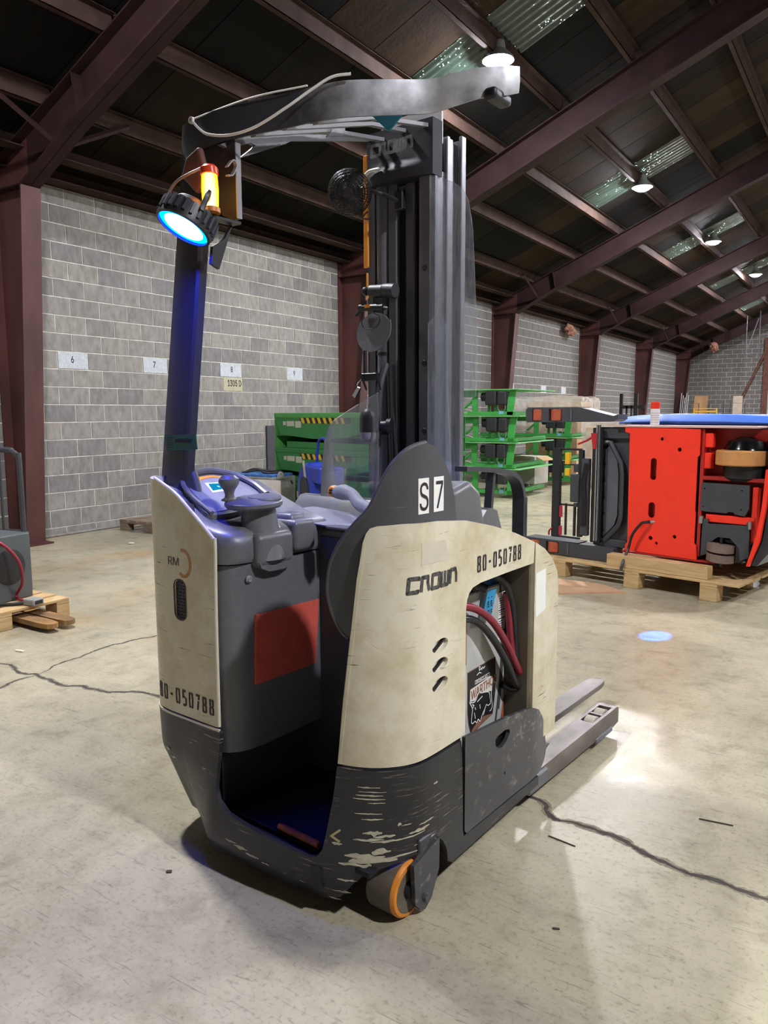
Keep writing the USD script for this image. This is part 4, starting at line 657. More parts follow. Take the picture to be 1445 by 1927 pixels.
obj('key', [tube([(-.67, .75, 1.555), (-.69, .745, 1.535), (-.70, .745, 1.52)], .0025, n=6), warp(slab([(-.722, 1.482), (-.695, 1.515), (-.682, 1.508), (-.708, 1.472)], .008), lambda v: np.c_[v[:, 0], .74 + v[:, 2], v[:, 1]])], CHROME, kb)
# front safety spot: a second blue lamp at the front of the guard throws a round blue spot on the floor
sp = obj('front_spot_lamp', lathe([(0, -.05), (.03, -.05), (.04, 0), (.036, .006), (0, .004)], 20, (-.56, 1.12, 2.25), (.30, 2.21, -2.25)), BLK, truck)
def truckpoint(v, u, z):
    c, s = math.cos(math.radians(-5)), math.sin(math.radians(-5)); return np.array((6.95 + v*c - u*s, -3.87 + v*s + u*c, z))
spot = UsdLux.SphereLight.Define(stage, '/World/reach_truck/blue_spot'); src = np.array((-.56, 1.12, 2.25)) ; tgt = None
c5, s5 = math.cos(math.radians(5)), math.sin(math.radians(5)); dw = np.array((6.895 - 6.95, -.612 + 3.87)); tgt = np.array((dw[0]*c5 - dw[1]*s5, dw[0]*s5 + dw[1]*c5, 0.0))
dirv = tgt - src; dirv /= np.linalg.norm(dirv); src = src + dirv*.03
zx = -dirv; xx = np.cross([0, 0, 1.0], zx); xx /= np.linalg.norm(xx); yy = np.cross(zx, xx)
spot.AddTransformOp().Set(Gf.Matrix4d(*[float(q) for q in (*xx, 0, *yy, 0, *zx, 0, *src, 1)]))
spot.CreateRadiusAttr(.012); spot.CreateIntensityAttr(1.8e5); spot.CreateColorAttr(Gf.Vec3f(.0, .13, 1.0))
sh = UsdLux.ShapingAPI.Apply(spot.GetPrim()); sh.CreateShapingConeAngleAttr(1.9); sh.CreateShapingConeSoftnessAttr(.45)

# ---------------------------------------------------------------- the battery inside the truck, its cables and tags
def tw(m): return m
batt = thing('traction_battery', 'grey steel traction battery inside the reach truck, seen through its side opening', 'battery', (6.95, -3.87, 0), -5)
BATG = mat('battery_grey', 'c9cbc8', .5, col2='b4b4ae', scale=5, bump=.0004); COPPER = mat('copper_print', '9c7058', .6, var=.2, scale=50)
bb = obj('case', bx(-.90, -.06, .43, .775, .152, .83, .004), BATG, batt)
obj('label', [bx(-.06, -.0592, .725, .772, .632, .80), bx(-.06, -.0592, .66, .70, .78, .82)], WHITE, batt, label='white instruction label with fine black rules')
obj('label_rule', [bx(-.0592, -.0585, .725, .772, z, z+.003) for z in (.80, .735, .705, .66)] + [bx(-.0592, -.0585, .728, .757, .648 + .008*k, .650 + .008*k) for k in range(17) if k not in (7, 8, 11)], INK, batt)
onb = lambda poly, d, t=.0006: warp(slab(poly, t), lambda v: np.c_[-.06 + d + v[:, 2], v[:, 0], v[:, 1]])
sto = [(.525, .570), (.710, .578), (.713, .457), (.695, .375), (.621, .362), (.552, .345), (.535, .39), (.528, .429)]
sk_ = obj('hog_sticker', onb(sto, .0002), COPPER, batt, label='black battery sticker with a hog outlined in white')
obj('black_field', onb(Polygon(sto).buffer(-.0025), .0008), mat('sticker_black', '28262a', .5, var=.3, scale=40), sk_)
obj('copper_foot', onb([(.692, .378), (.633, .388), (.595, .382), (.556, .364), (.553, .352), (.621, .366)], .0014), COPPER, sk_)
side = dict(ex=(0, 1, 0), ey=(0, 0, 1))
def sloped(m, u0, k): return warp(m, lambda v: np.c_[v[:, 0], v[:, 1], v[:, 2] + k*(v[:, 1]-u0)])
obj('script_mark', [onb(g, .0014) for g in strokes([[(.600, .558), (.599, .570), (.606, .569)], [(.604, .559), (.612, .563), (.616, .557), (.622, .564), (.628, .558), (.636, .563)], [(.585, .546), (.60, .551), (.612, .546)]], .0035, 'round')], WHITE, sk_)
obj('word_box', [onb(g, .0014) for g in strokes([[(.573, .517), (.573, .529), (.665, .532), (.665, .519), (.573, .517)]], .0015)], WHITE, sk_)
obj('hog_words', sloped(letters('IRONCLAD', .0095, (-.0584, .577, .5185), depth=.0005, bold=True, squeeze=1.12, **side), .577, .02), WHITE, sk_)
obj('title_patch', onb([(.543, .507), (.674, .518), (.689, .512), (.686, .462), (.662, .467), (.614, .478), (.597, .483), (.572, .461), (.541, .466)], .0014), mat('sticker_white', 'e6e0d8', .5), sk_)
obj('hog_title', sloped(letters('WARTHOG', .030, (-.0578, .546, .470), depth=.0005, bold=True, squeeze=.80, **side), .546, .10), COPPER, sk_)
hog = [[(.539, .464), (.572, .458), (.597, .482), (.614, .476), (.662, .465), (.673, .44), (.676, .421), (.659, .418), (.648, .424), (.637, .412), (.62, .395), (.608, .378), (.595, .389), (.584, .381), (.574, .389), (.561, .386), (.551, .392), (.553, .414), (.556, .438), (.539, .464)]]
obj('hog_body', onb(hog[0], .0018), INK, sk_)
lines = [spline(hog[0], 4), spline([(.68, .462), (.683, .433), (.688, .408), (.681, .396), (.672, .394)], 4), [(.569, .419), (.573, .408), (.576, .398)], [(.573, .437), (.577, .429)], [(.589, .453), (.619, .462)], [(.604, .437), (.607, .424)], [(.629, .394), (.637, .408), (.645, .421)], [(.556, .452), (.566, .447), (.560, .440)]]
obj('hog_outline', [onb(g, .0022) for l in lines for g in strokes([l], .0035, 'round')], WHITE, sk_)
obj('black_swoosh', [warp(slab(g, .0006), lambda v: np.c_[-.0599 + v[:, 2], v[:, 0], v[:, 1]]) for g in strokes([spline([(.735, .83), (.748, .72), (.752, .60), (.742, .48), (.72, .36), (.70, .30)], 5), spline([(.765, .62), (.755, .50), (.735, .38)], 5)], .012)], mat('swoosh_dark', '4a4a4a', .5), batt)
obj('red_strip', bx(-.06, -.058, .43, .516, .60, .74), mat('strip_red', '9c2a24', .5), batt)
obj('orange_smear', warp(slab([(.752, .34), (.772, .42), (.772, .22), (.758, .25)], .0006), lambda v: np.c_[-.0597 + v[:, 2], v[:, 0], v[:, 1]]), mat('smear_orange', 'b5603a', .6, var=.4, scale=40), batt)
obj('cell_top', [bx(-.88, -.075, .44, .77, .83, .85)] + [cyl((-.10 - .1*i, .46 + .09*j, .85), (-.10 - .1*i, .46 + .09*j, .868), .025, n=12) for i in range(6) for j in range(4)], mat('cell_blue', '1f4c86', .4), batt)
CBLK, CRED = mat('cable_black', '242426', .45), mat('cable_red', '8a2436', .4)
pA = [(-.045, .44, .802), (-.035, .50, .795), (-.025, .56, .760), (-.015, .63, .69), (-.008, .70, .60), (-.008, .755, .52), (-.012, .785, .492)]
obj('black_cable', tube([(x, y, z - .035) for x, y, z in pA] + [(-.03, .765, .452), (-.05, .74, .47)], .0125, n=12), CBLK, batt, label='thick black battery cable')
obj('red_cable', tube([(-.04, .44, .815), (-.025, .52, .790), (-.012, .60, .735), (-.004, .68, .645), (.0, .745, .555), (-.004, .78, .515), (-.02, .782, .54), (-.03, .765, .62), (-.035, .755, .72), (-.04, .745, .80)], .0125, n=12), CRED, batt, label='thick red battery cable')
obj('second_black_cable', tube([(-.10, .60, .90), (-.06, .66, .88), (-.035, .72, .84), (-.025, .755, .77), (-.022, .775, .66), (-.02, .782, .56), (-.02, .782, .50)], .0125, n=12), CBLK, batt)
obj('cable_boot', [cyl((-.05, .41, .806), (-.042, .455, .80), .020, n=16), cyl((-.05, .41, .77), (-.042, .455, .765), .020, n=16)], WHITE, batt)
obj('connector', [cyl((-.09, .50, .885), (-.045, .565, .855), .022, n=14), cyl((-.045, .565, .855), (-.03, .585, .845), .015, n=14)], BLK, batt)
obj('blue_tag', warp(slab([(.60, .835), (.660, .832), (.640, .735), (.582, .742)], .002), lambda v: np.c_[-.035 + v[:, 2] + .1*(v[:, 1]-.8), v[:, 0], v[:, 1]]), mat('tag_blue', '2b93c8', .5), batt, label='bright blue tag hanging among the cables')
obj('tag_print', [warp(m3.Manifold.cube([.0006, .008, .0045]), lambda v, y=y, k=k: v + np.array([-.0325, y + .1*0, .755 + .0075*k])) for y in (.606, .626) for k in range(9) if (k + int(y*1000)) % 4], INK, batt)
obj('cable_tie', m3.Manifold.sphere(.016, 10).translate([-.03, .772, .70]), CBLK, batt)

gtag = thing('green_tag', 'green plastic tag strapped across the pillar of the reach truck', 'tag', (6.95, -3.87, 0), -5)
obj('card', warp(slab([(-.958, 1.345), (-.800, 1.350), (-.795, 1.300), (-.948, 1.293)], .003), lambda v: np.c_[v[:, 0], .046 - .0 - v[:, 2] + .02*(v[:, 0]+.9), v[:, 1]]), mat('tag_green', '1c5a40', .5), gtag)
obj('print', [bx(-.905 + .0105*k, -.8965 + .0105*k, .0415, .043, 1.321, 1.332 + .0015*(k % 3)) for k in range(8)] + [bx(-.945, -.915 - .006*(k % 2), .0415, .043, 1.303 + .008*k, 1.3055 + .008*k) for k in range(5)], INK, gtag)

# ---------------------------------------------------------------- things around the hall
WOOD = mat('pallet_wood', 'cdb082', .8, col2='b3925f', scale=3.0, stretch=(1, 1, 12), bump=.0008, bscale=80); WOOD2 = mat('pallet_wood_old', '8c7a68', .85, col2='6a5b4e', scale=3.0, bump=.001); PLYW = mat('plywood', 'b58e68', .8, col2='9c7550', scale=2.5, stretch=(1, 1, .2))
CARD = mat('cardboard', 'cfa985', .85, var=.15, scale=8)
def local(W, ang): return dict(loc=W, rotz=ang)
def make_pallet(name, label, loc, rz, L, Wd, boards, blocks, mat_, hb=.10, tb=.022, group=None):
    """deck boards across x over three runners of blocks"""
    t = thing(name, label, 'pallet', loc, rz, group)
    n = boards; w = L/(n + (n-1)*.32)
    for k in range(n): x = k*w*1.32; obj('deck_board', bx(x, x+w, 0, Wd, hb+tb, hb+2*tb, .003), mat_, t)
    for y in (0, Wd/2-.05, Wd-.10): obj('stringer_board', bx(0, L, y, y+.10, hb, hb+tb, .003), mat_, t)
    for x in np.linspace(0, L-.14, blocks):
        for y in (0, Wd/2-.05, Wd-.10): obj('block', bx(x, x+.14, y, y+.10, 0, hb, .004), mat_, t)
    return t
# --- red truck lying on its side on a long pallet
RW, RA = (6.92, .54, 0), -12.29
RED = mat('signal_red', 'f6351f', .4, var=.06, scale=12); REDD = mat('red_inner', 'a8231c', .45); ANTH = mat('anthracite', '3e4045', .45, var=.12, scale=10); POLY = mat('poly_wheel', 'c98d52', .5, var=.15, scale=15); POLYR = mat('poly_roller', 'b3563a', .5, var=.15, scale=20); GLOSSB = mat('gloss_black', '0e0e10', .15); STEELG = mat('bright_steel', 'b0b2b5', .3, metal=.9)
pal = thing('long_pallet', 'long new timber pallet under the red truck lying on its side', 'pallet', RW, RA)
for x in (-1.27, -.60, .02):
    for y in (0.0, .62, 1.25): obj('block', bx(x, x+.13, y, y+.12, 0, .112, .004), WOOD, pal)
for y in (0.0, .155, .31, .465, .62, .775, .93, 1.085, 1.24): obj('deck_board', bx(-1.45, .31, y, y+.12, .134, .156, .003), WOOD, pal)
for x in (-1.27, -.60, .02): obj('cross_board', bx(x, x+.13, 0, 1.37, .112, .134, .003), WOOD, pal)
tim = thing('timber_beam', 'square timber beam lying on the long pallet under the red truck', 'timber', RW, RA)
obj('beam', bx(-.76, .07, .01, .11, .156, .255, .004), WOOD, tim)
rt = thing('red_truck', 'red reach truck chassis tipped on its side, underside facing out', 'forklift', RW, RA)
holes = [rrect(-.474, -.422, .872, 1.046, .025), rrect(-.479, -.421, .568, .694, .028)] + [ell(x, z, r, r, 10) for x, z, r in ((-.386, 1.199, .014), (-.242, 1.12, .017), (-.45, .404, .018), (-.253, .435, .016), (-.399, .367, .013))]
obj('bottom_plate', panel([(-.67, .28), (-.665, .33), (-.648, .35), (-.66, 1.24), (-.70, 1.25), (-.70, 1.289), (-.085, 1.279), (-.085, 1.08), (-.10, 1.07), (-.10, .66), (-.095, .64), (-.095, .40), (-.08, .39), (-.072, .275)], .012, (0, .15, 0), (1, 0, 0), (0, 0, 1), holes), RED, rt)
obj('slot_back', bx(-.60, -.15, .19, .20, .35, 1.22), REDD, rt)
obj('side_edge', [bx(-.80, .33, .13, 1.9, 1.287, 1.305, .004)], mat('pale_edge', 'c9a8a0', .5), rt)
obj('lower_side', bx(-.70, .05, .14, 1.9, .258, .275, .003), REDD, rt)
obj('body', [bx(-.66, .36, .30, 1.9, .28, 1.285)], mat('truck_inside', '232326', .7), rt)
obj('wheel_bay', [bx(-.06, .38, .29, .31, .62, 1.28), bx(-.07, .40, .16, .30, .895, .925, .004), bx(-.085, -.06, .16, .32, .30, 1.28)], REDD, rt)
for q in (bx(-.07, .0, .17, .22, 1.14, 1.25, .006), bx(-.07, -.01, .17, .24, .98, 1.10, .006), bx(.30, .345, .18, .25, .45, .86, .006), bx(-.03, .33, .17, .20, .575, .635, .004)): obj('red_bracket', q, RED, rt)
dw_ = obj('drive_wheel', lathe([(0, 0), (.13, 0), (.172, .004), (.178, .012), (.178, .105), (.172, .113), (.13, .118), (0, .118)], 40, (.195, .22, 1.012), (0, 0, 1)), POLY, rt, label='tan polyurethane drive wheel')
obj('gear_case', lathe([(0, .10), (.05, .098), (.12, .07), (.15, .02), (.155, 0), (.12, 0)], 32, (.215, .25, 1.125), (0, 0, 1)), GLOSSB, dw_)
obj('motor', lathe([(0, -.12), (.12, -.115), (.15, -.09), (.15, 0), (0, 0)], 28, (.205, .27, 1.01), (0, 0, 1)), BLK, dw_)
obj('grey_cover', panel([(-.07, .66), (-.064, .875), (.285, .873), (.29, .70), (.262, .643), (.20, .65), (.18, .665), (.15, .668), (.13, .655), (-.02, .654)], .02, (0, .175, 0), (1, 0, 0), (0, 0, 1), [ell(x, z, .006, .006, 8) for x, z in ((-.04, .83), (.235, .83), (-.045, .69), (.235, .69))]), ANTH, rt)
obj('caster_plate', panel([(-.045, .31), (-.04, .60), (.0, .60), (.0, .565), (.285, .575), (.285, .60), (.305, .60), (.31, .34), (.25, .31), (.24, .40), (.17, .47), (.08, .47), (.02, .42), (.0, .33)], .02, (0, .165, 0), (1, 0, 0), (0, 0, 1), [ell(.14, .60 - .06, .001, .001, 6)]), ANTH, rt)
obj('steel_block', [bx(-.065, -.038, .13, .17, .56, .62, .004)], STEELG, rt); obj('steel_block', [bx(.298, .322, .13, .17, .55, .61, .004)], STEELG, rt)
for z in (.30, .375): obj('caster_wheel', lathe([(0, 0), (.085, 0), (.10, .006), (.10, .058), (.085, .064), (0, .064)], 28, (.095, .17, z - .02), (.08, 0, 1)), mat('caster_brown', '7d6a60', .6, var=.2, scale=20) if z < .35 else '/World/Looks/caster_brown', rt)
obj('caster_fork', [bx(.20, .26, .17, .25, .28, .42, .008), cyl((.095, .17, .24), (.10, .17, .47), .014)], GLOSSB, rt)
obj('curved_skirt', panel([(.415, 1.0), (.402, .742), (.375, .52), (.315, .287), (.335, .285), (.40, .48), (.43, .74), (.445, 1.0)], .03, (0, .12, 0), (1, 0, 0), (0, 0, 1)), RED, rt)
obj('skirt_side', panel([(.43, 1.27), (.43, .74), (.40, .48), (.335, .285), (.37, .285), (.60, .6), (.60, 1.27)], .9, (0, 1.05, 0), (1, 0, 0), (0, 0, 1)), ANTH, rt)
fr_ = obj('mast_frame', [panel([(-1.01, .28), (-.68, .28), (-.68, 1.28), (-1.01, 1.28), (-.97, 1.20), (-.97, .36)], .04, (0, .26, 0), (1, 0, 0), (0, 0, 1)), bx(-.96, -.68, .18, .25, 1.19, 1.285, .006), bx(-.96, -.68, .18, .25, .28, .345, .006)], ANTH, rt)
obj('octagon_plate', [panel([(-.90, 1.10), (-.86, 1.14), (-.79, 1.0), (-.775, .90), (-.775, .55), (-.80, .47), (-.90, .36)], .03, (0, .22, 0), (1, 0, 0), (0, 0, 1))], MASTM, fr_)
obj('octagon_rim', tube([(-.90, .18, 1.16), (-.85, .18, 1.16), (-.75, .18, .99), (-.735, .18, .90), (-.735, .18, .55), (-.755, .18, .47), (-.88, .18, .33)], .022, n=6, smooth=False), ANTH, fr_)
for z in np.linspace(.42, 1.12, 6): obj('frame_roller', cyl((-.915, .17, z), (-.915, .24, z), .022, n=14), STEELG if int(z*100) % 2 else GLOSSB, fr_)
mr = obj('bright_rail', [bx(-.938, -.924, .09, .12, .33, 1.305, .003), bx(-.915, -.906, .09, .12, .33, 1.305, .003)], STEELG, rt)
obj('rail_back', bx(-.99, -.90, .13, .16, .31, 1.28, .004), BLK, rt)
cg = obj('fork_carriage', [bx(-1.372, -1.30, .12, .17, .318, 1.10, .006), bx(-1.372, -1.09, .13, .15, 1.085, 1.102, .004), bx(-1.372, -1.09, .13, .15, .318, .335, .004), bx(-1.30, -1.05, .15, .17, .60, .615), bx(-1.28, -1.05, .15, .17, .955, .965), bx(-1.12, -1.08, .13, .17, .34, 1.09, .004), bx(-1.17, -1.15, .15, .17, .34, .62, .002), bx(-1.255, -1.24, .15, .17, .34, .62, .002)], MASTD, rt)
obj('cylinder_block', [bx(-1.19, -1.10, .12, .19, .64, .88, .006), cyl((-1.14, .15, .90), (-1.14, .15, .97), .03), cyl((-1.14, .15, .60), (-1.14, .15, .63), .025), bx(-1.08, -1.01, .11, .16, .36, 1.02, .006)], ANTH, cg)
obj('hose_bundle', [tube([(-1.06 + .012*k, .10, .45), (-1.05 + .012*k, .09, .65), (-1.07 + .012*k, .10, .80), (-1.04 + .012*k, .11, .98)], .007, n=6) for k in range(4)], BLK, cg)
for z, h in ((.965, .10), (.865, .065)): obj('yellow_part', bx(-1.24, -1.195, .11, .14, z, z+h, .004), mat('yellow_paint', 'e8b21e', .4) if h > .09 else '/World/Looks/yellow_paint', cg)
obj('red_strap', [bx(-1.30, -1.27, .13, .14, .34, .42), bx(-1.295, -1.27, .13, .14, .50, .60), tube([(-1.39, .12, .33), (-1.38, .11, .37), (-1.35, .11, .40)], .008, n=6)], mat('strap_red', 'a8243a', .6), cg)
rl = obj('red_lever', [panel([(-.978, 1.237), (-.925, 1.238), (-.932, 1.106), (-.958, 1.105)], .02, (0, .10, 0), (1, 0, 0), (0, 0, 1)), tube([(-.955, .12, 1.22), (-1.05, .14, 1.17), (-1.14, .16, 1.14)], .009, n=6, smooth=False)], mat('lever_red', 'b01f2c', .4), rt)
def leg(z0, z1, taper, up):
    zt = z1 if up else z0
    return panel([(-1.66, z0+.02), (-1.64, z0), (-.80, z0 if not up else z0 + .01), (-.76, z0+.03), (-.76, z1-.06 if up else z1-.01), (-.80, z1-.075 if up else z1), (-1.10, z1-.005), (-1.25, z1), (-1.64, z1), (-1.66, z1-.02)], .16, (0, .28, 0), (1, 0, 0), (0, 0, 1), [rrect(-1.59, -1.49, z0+.014, z1-.014, .006), rrect(-1.42, -1.285, z0+.014, z1-.014, .006)])
for z0, z1, up in ((1.322, 1.452, True), (.162, .285, False)):
    lg = obj('outrigger_leg', leg(z0, z1, 0, up), ANTH, rt)
    for x in (-1.54, -1.352): obj('load_roller', lathe([(0, 0), (.056, 0), (.06, .004), (.06, z1-z0-.036), (.056, z1-z0-.032), (0, z1-z0-.032)], 24, (x, .165, z0 + .016), (0, 0, 1)), POLYR, lg)
    obj('leg_rib', bx(-1.20, -1.185, .112, .122, z0+.012, z1-.012), MASTM, lg)
    obj('leg_edge', bx(-1.64, -1.10, .12, .285, z1, z1+.004), STEELG if up else ANTH, lg)
obj('black_hose', tube([(-.452, .14, .535), (-.475, .10, .533), (-.508, .085, .519), (-.573, .075, .425), (-.606, .08, .311), (-.609, .0, .20), (-.609, -.03, .14)], .011, n=10), BLK, rt)
obj('hose_end', cyl((-.455, .13, .535), (-.425, .15, .537), .014, n=12), STEELG, rt)
bc = thing('blue_cover', 'bright blue foam cover lying along the top of the red truck', 'cover', RW, RA)
S = []
for x, zt, y0 in ((-.95, 1.318, .52), (-.90, 1.338, .46), (-.75, 1.352, .40), (-.4, 1.366, .38), (0, 1.362, .38), (.35, 1.345, .38), (.62, 1.335, .40), (.75, 1.31, .42)):
    S.append([(x, y, z) for y, z in ((y0+.0, 1.306), (y0-.04, 1.306 + (zt-1.306)*.5), (y0, zt+.02), (y0+.06, zt+.03), (1.6, zt+.02), (1.85, 1.308))])
obj('sheet', sweep(S), mat('foam_blue', '3f74d8', .5, var=.08, scale=6), bc)
can = thing('spray_can', 'white marker can with a red cap standing on the edge of the red truck', 'can', (RW[0] + .977*(-.506) + .213*.25, RW[1] - .213*(-.506) + .977*.25, 1.305), RA)
obj('can_body', lathe([(0, 0), (.034, 0), (.036, .004), (.036, .125), (.030, .132), (0, .132)], 24), mat('can_white', 'dcdad8', .4), can); obj('cap', lathe([(.034, .130), (.036, .132), (.036, .178), (.03, .186), (0, .187)], 24), mat('cap_red', 'e0341c', .35), can)
obj('can_print', [cyl((0, 0, .02 + .018*k), (0, 0, .026 + .018*k), .0363, n=24) for k in range(5)], mat('can_grey', 'b4b0b0', .4), can)
cs = thing('cardboard_sheet', 'flat cardboard sheet on the floor beside the long pallet', 'cardboard', (0, 0, 0))
obj('sheet', warp(slab([(5.66, .66), (6.16, .64), (6.42, .45), (5.94, .12)], .012), lambda v: np.c_[v[:, 0], v[:, 1], v[:, 2]]), CARD, cs)
# --- left: charger on a pallet carried by a stacker
lpal = make_pallet('charger_pallet', 'pale timber pallet under the grey battery charger at the left edge', (2.20, -3.22, 0), 0, 1.06, .96, 7, 3, WOOD, .09, .02)
chg = thing('battery_charger', 'dark grey battery charger with vent slots and white labels at the left edge', 'charger', (2.82, -2.60, .131), 8)
CHG = mat('charger_grey', '4f5556', .5, var=.1, scale=20)
obj('cabinet', rbox(-.26, .22, -.16, .20, 0, .46, .012), CHG, chg)
obj('vent_slot', [bx(.02 + .018*k, .028 + .018*k, -.164, -.158, z, z+h) for k in range(9) for z, h in ((.20, .20), (.05, .10))], BLK, chg); obj('warning_label', bx(-.16, .0, -.163, -.159, .03, .22), WHITE, chg); obj('label_rule', [bx(-.155, -.005, -.1645, -.1625, z, z+.006) for z in (.17, .115)], INK, chg)
obj('side_fan', [xf(lathe([(0, .01), (.10, .01), (.125, .004), (.125, 0)], 24, (0, 0, 0), (1, 0, 0)), (.22, .02, .24))], BLK, chg)
obj('black_cable', [tube([(-.1, -.17, .30), (-.06, -.22, .16), (-.02, -.22, .04), (.10, -.22, .015), (.30, -.10, .012), (.40, .0, .014)], .012)], CBLK, chg); obj('red_cable', tube([(-.2, -.10, .47), (.0, -.12, .475), (.20, -.05, .43), (.30, .02, .30), (.30, .05, .14), (.22, .06, .03), (.34, .02, .012), (.42, .02, .014)], .011), CRED, chg)
obj('connector', [rbox(.39, .49, -.035, .055, .002, .045, .008)], mat('connector_grey', '8f9090', .5), chg); obj('connector_mouth', bx(.488, .4925, -.02, .04, .012, .036), BLK, chg)
st = thing('pallet_stacker', 'black walkie stacker behind the charger, its tall rounded backrest and rusty forks showing', 'stacker', (2.36, -2.05, 0), 0)
STK = mat('stacker_black', '3a3b3f', .4, var=.2, scale=8); RFORK = mat('rusty_fork', '62503f', .7, col2='a67c44', scale=4, stretch=(1, 3, 1))
obj('backrest', [tube([(.03, .02, .05), (.03, .02, 1.02), (.015, .015, 1.09), (-.03, .0, 1.13), (-.10, -.02, 1.14), (-.65, -.20, 1.14)], .022, n=8), tube([(-.14, -.04, .45), (-.14, -.04, 1.12)], .012, n=6, smooth=False), tube([(-.40, -.12, .45), (-.40, -.12, 1.12)], .012, n=6, smooth=False), tube([(.03, .02, .50), (-.65, -.20, .50)], .016, n=6, smooth=False)], STK, st)
obj('mast_column', bx(-.02, .06, -.02, .05, 0, .50, .006), STK, st); obj('mast_column', bx(-.66, -.6, -.23, -.17, 0, 1.1, .006), STK, st)
for (x0, y0), (x1, y1) in (((.0, -.52), (1.215, -.545)), ((.0, -.40), (1.225, -.425))):
    d = np.array((x1-x0, y1-y0)); d /= np.linalg.norm(d); n = np.array((-d[1], d[0])); q = lambda a, w: tuple(np.array((x0, y0)) + d*a + n*w); Ln = math.hypot(x1-x0, y1-y0)
    obj('fork', slab([q(0, -.05), q(Ln-.10, -.05), q(Ln-.02, -.04), q(Ln, -.015), q(Ln, .015), q(Ln-.02, .04), q(Ln-.10, .05), q(0, .05)], .032).translate([0, 0, .03]), RFORK, st)
# --- by the wall
make_pallet('wall_pallet', 'old grey pallet by the wall, half hidden behind the reach truck', (.22, .58, 0), 0, 1.0, .9, 6, 3, WOOD2, .09, .02)
ib = thing('industrial_battery', 'pale grey industrial battery with blue cell caps in front of the green hoppers', 'battery', (1.57, 1.86, 0), 0)
IB = mat('battery_pale', '9d9d94', .6, col2='83837a', scale=5)
obj('case', bx(-.78, 0, 0, .47, .0, .60, .006), IB, ib); obj('lifting_ear', panel([(.08, .58), (.12, .66), (.16, .67), (.20, .66), (.24, .58)], .012, (.006, 0, 0), (0, 1, 0), (0, 0, 1), [ell(.16, .64, .012, .012, 10)]), IB, ib)
for i in range(6):
    for j in range(4): obj('cell_cap', rbox(-.75 + .125*i, -.65 + .125*i, .03 + .11*j, .12 + .11*j, .595, .635, .008, 8), mat('cap_blue', '3f6fae', .5) if i + j == 0 else '/World/Looks/cap_blue', ib)
obj('cable', [tube([(-.6, .1, .64), (-.4, .2, .67), (-.2, .12, .645), (-.05, .25, .66)], .014, n=8), tube([(-.7, .3, .64), (-.5, .25, .68), (-.3, .35, .65), (-.1, .3, .66), (.01, .4, .5)], .014, n=8)], CBLK, ib)
obj('label', [bx(.0, .003, .01, .09, .40, .55), bx(.0, .003, .01, .06, .24, .37)], WHITE, ib)
db = thing('dark_board', 'dark grey board leaning on the wall beside the green hoppers', 'board', (.0, 3.55, 0)); obj('board', bx(.009, .04, -.02, .42, .0, 1.22, .003), mat('board_dark', '43434a', .7, var=.2, scale=6), db)
GRN = mat('hopper_green', '2f7d3a', .45, var=.15, scale=4); GRNL = mat('hopper_green_light', '4f9a4a', .45); HAZY = mat('hazard_yellow', 'd8b42a', .5); HAZB = mat('hazard_black', '1c1c1c', .5)
def hop(name, m, mt, t): obj(name, xf(join(m) if isinstance(m, list) else m, scale=(1, .94, 1.12)), mt, t)
LEV = ('topmost of the stack', 'second from the top of the stack', 'lowest visible of the stack')
for k, z0 in enumerate((.955, .495, .035)):
    t = thing('hopper', f'green hopper with hazard stripes, {LEV[k]}', 'hopper', (1.11, 2.51, z0), -105.7)
    hop('tub', [panel([(0, .36), (0, .32), (.12, .155), (.9, .115), (1.6, .135), (2.75, .32), (2.75, .36)], .012, (0, 0, 0), (0, 1, 0), (0, 0, 1)), bx(-.95, 0, 0, 2.75, .14, .15), bx(-.95, -.94, 0, 2.75, .0, .36)], GRN, t)
    hop('end_plate', bx(-.95, .012, -.03, -.015, .0, .395), GRNL, t); hop('rim', [bx(-.95, .02, -.03, 2.78, .37, .41, .004), bx(-.01, .02, -.03, 2.78, .355, .372, .003)], GRNL if k == 0 else GRN, t)
    hop('base_rail', [bx(-.12, -.02, .22, 2.7, .0, .075, .004), bx(-.95, -.85, .22, 2.7, 0, .075, .004)], GRN, t); hop('dark_inside', bx(-.5, -.49, .0, 2.75, .0, .16), BLK, t)
    for i in range(8): hop('hazard_stripe', panel([(.62 + .125*i, .353), (.62 + .125*i + .06, .353), (.62 + .125*i + .10, .290), (.62 + .125*i + .04, .290)], .001, (.0125, 0, 0), (0, 1, 0), (0, 0, 1)), HAZY, t)
    hop('hazard_band', bx(.0121, .0124, .60, 1.72, .288, .355), HAZB, t)
    hop('label', [bx(.012, .014, .28, .46, .255, .315), bx(.012, .014, .49, .63, .24, .315), bx(.012, .014, .19, .26, .265, .31)], mat('label_pale', 'b8b8a4', .6) if k == 0 else '/World/Looks/label_pale', t)
am = thing('blue_blower', 'blue snail-shaped carpet blower with a loop handle in front of the hoppers', 'blower', (2.40, 1.72, 0), -35)
BLU = mat('blower_blue', '2436a4', .4, var=.08, scale=8)
obj('housing', xf(lathe([(0, -.16), (.27, -.16), (.31, -.12), (.32, 0), (.31, .12), (.27, .16), (0, .16)], 36, (0, 0, 0), (0, 1, 0)), (0, 0, .52)), BLU, am); obj('foot', rbox(-.25, .25, -.17, .17, 0, .24, .03), BLU, am)
obj('inlet', xf(lathe([(.0, -.165), (.14, -.165), (.17, -.17), (.17, -.16)], 28, (0, 0, 0), (0, 1, 0)), (.02, 0, .50)), BLK, am); obj('outlet', rbox(.05, .55, -.15, .15, .62, .80, .02), BLU, am)
obj('handle', tube([(.0, .0, .80), (.05, 0, 1.0), (.12, 0, 1.10), (.28, 0, 1.12), (.36, 0, 1.08), (.34, 0, .95), (.28, 0, .80)], .016, n=8), BLU, am)
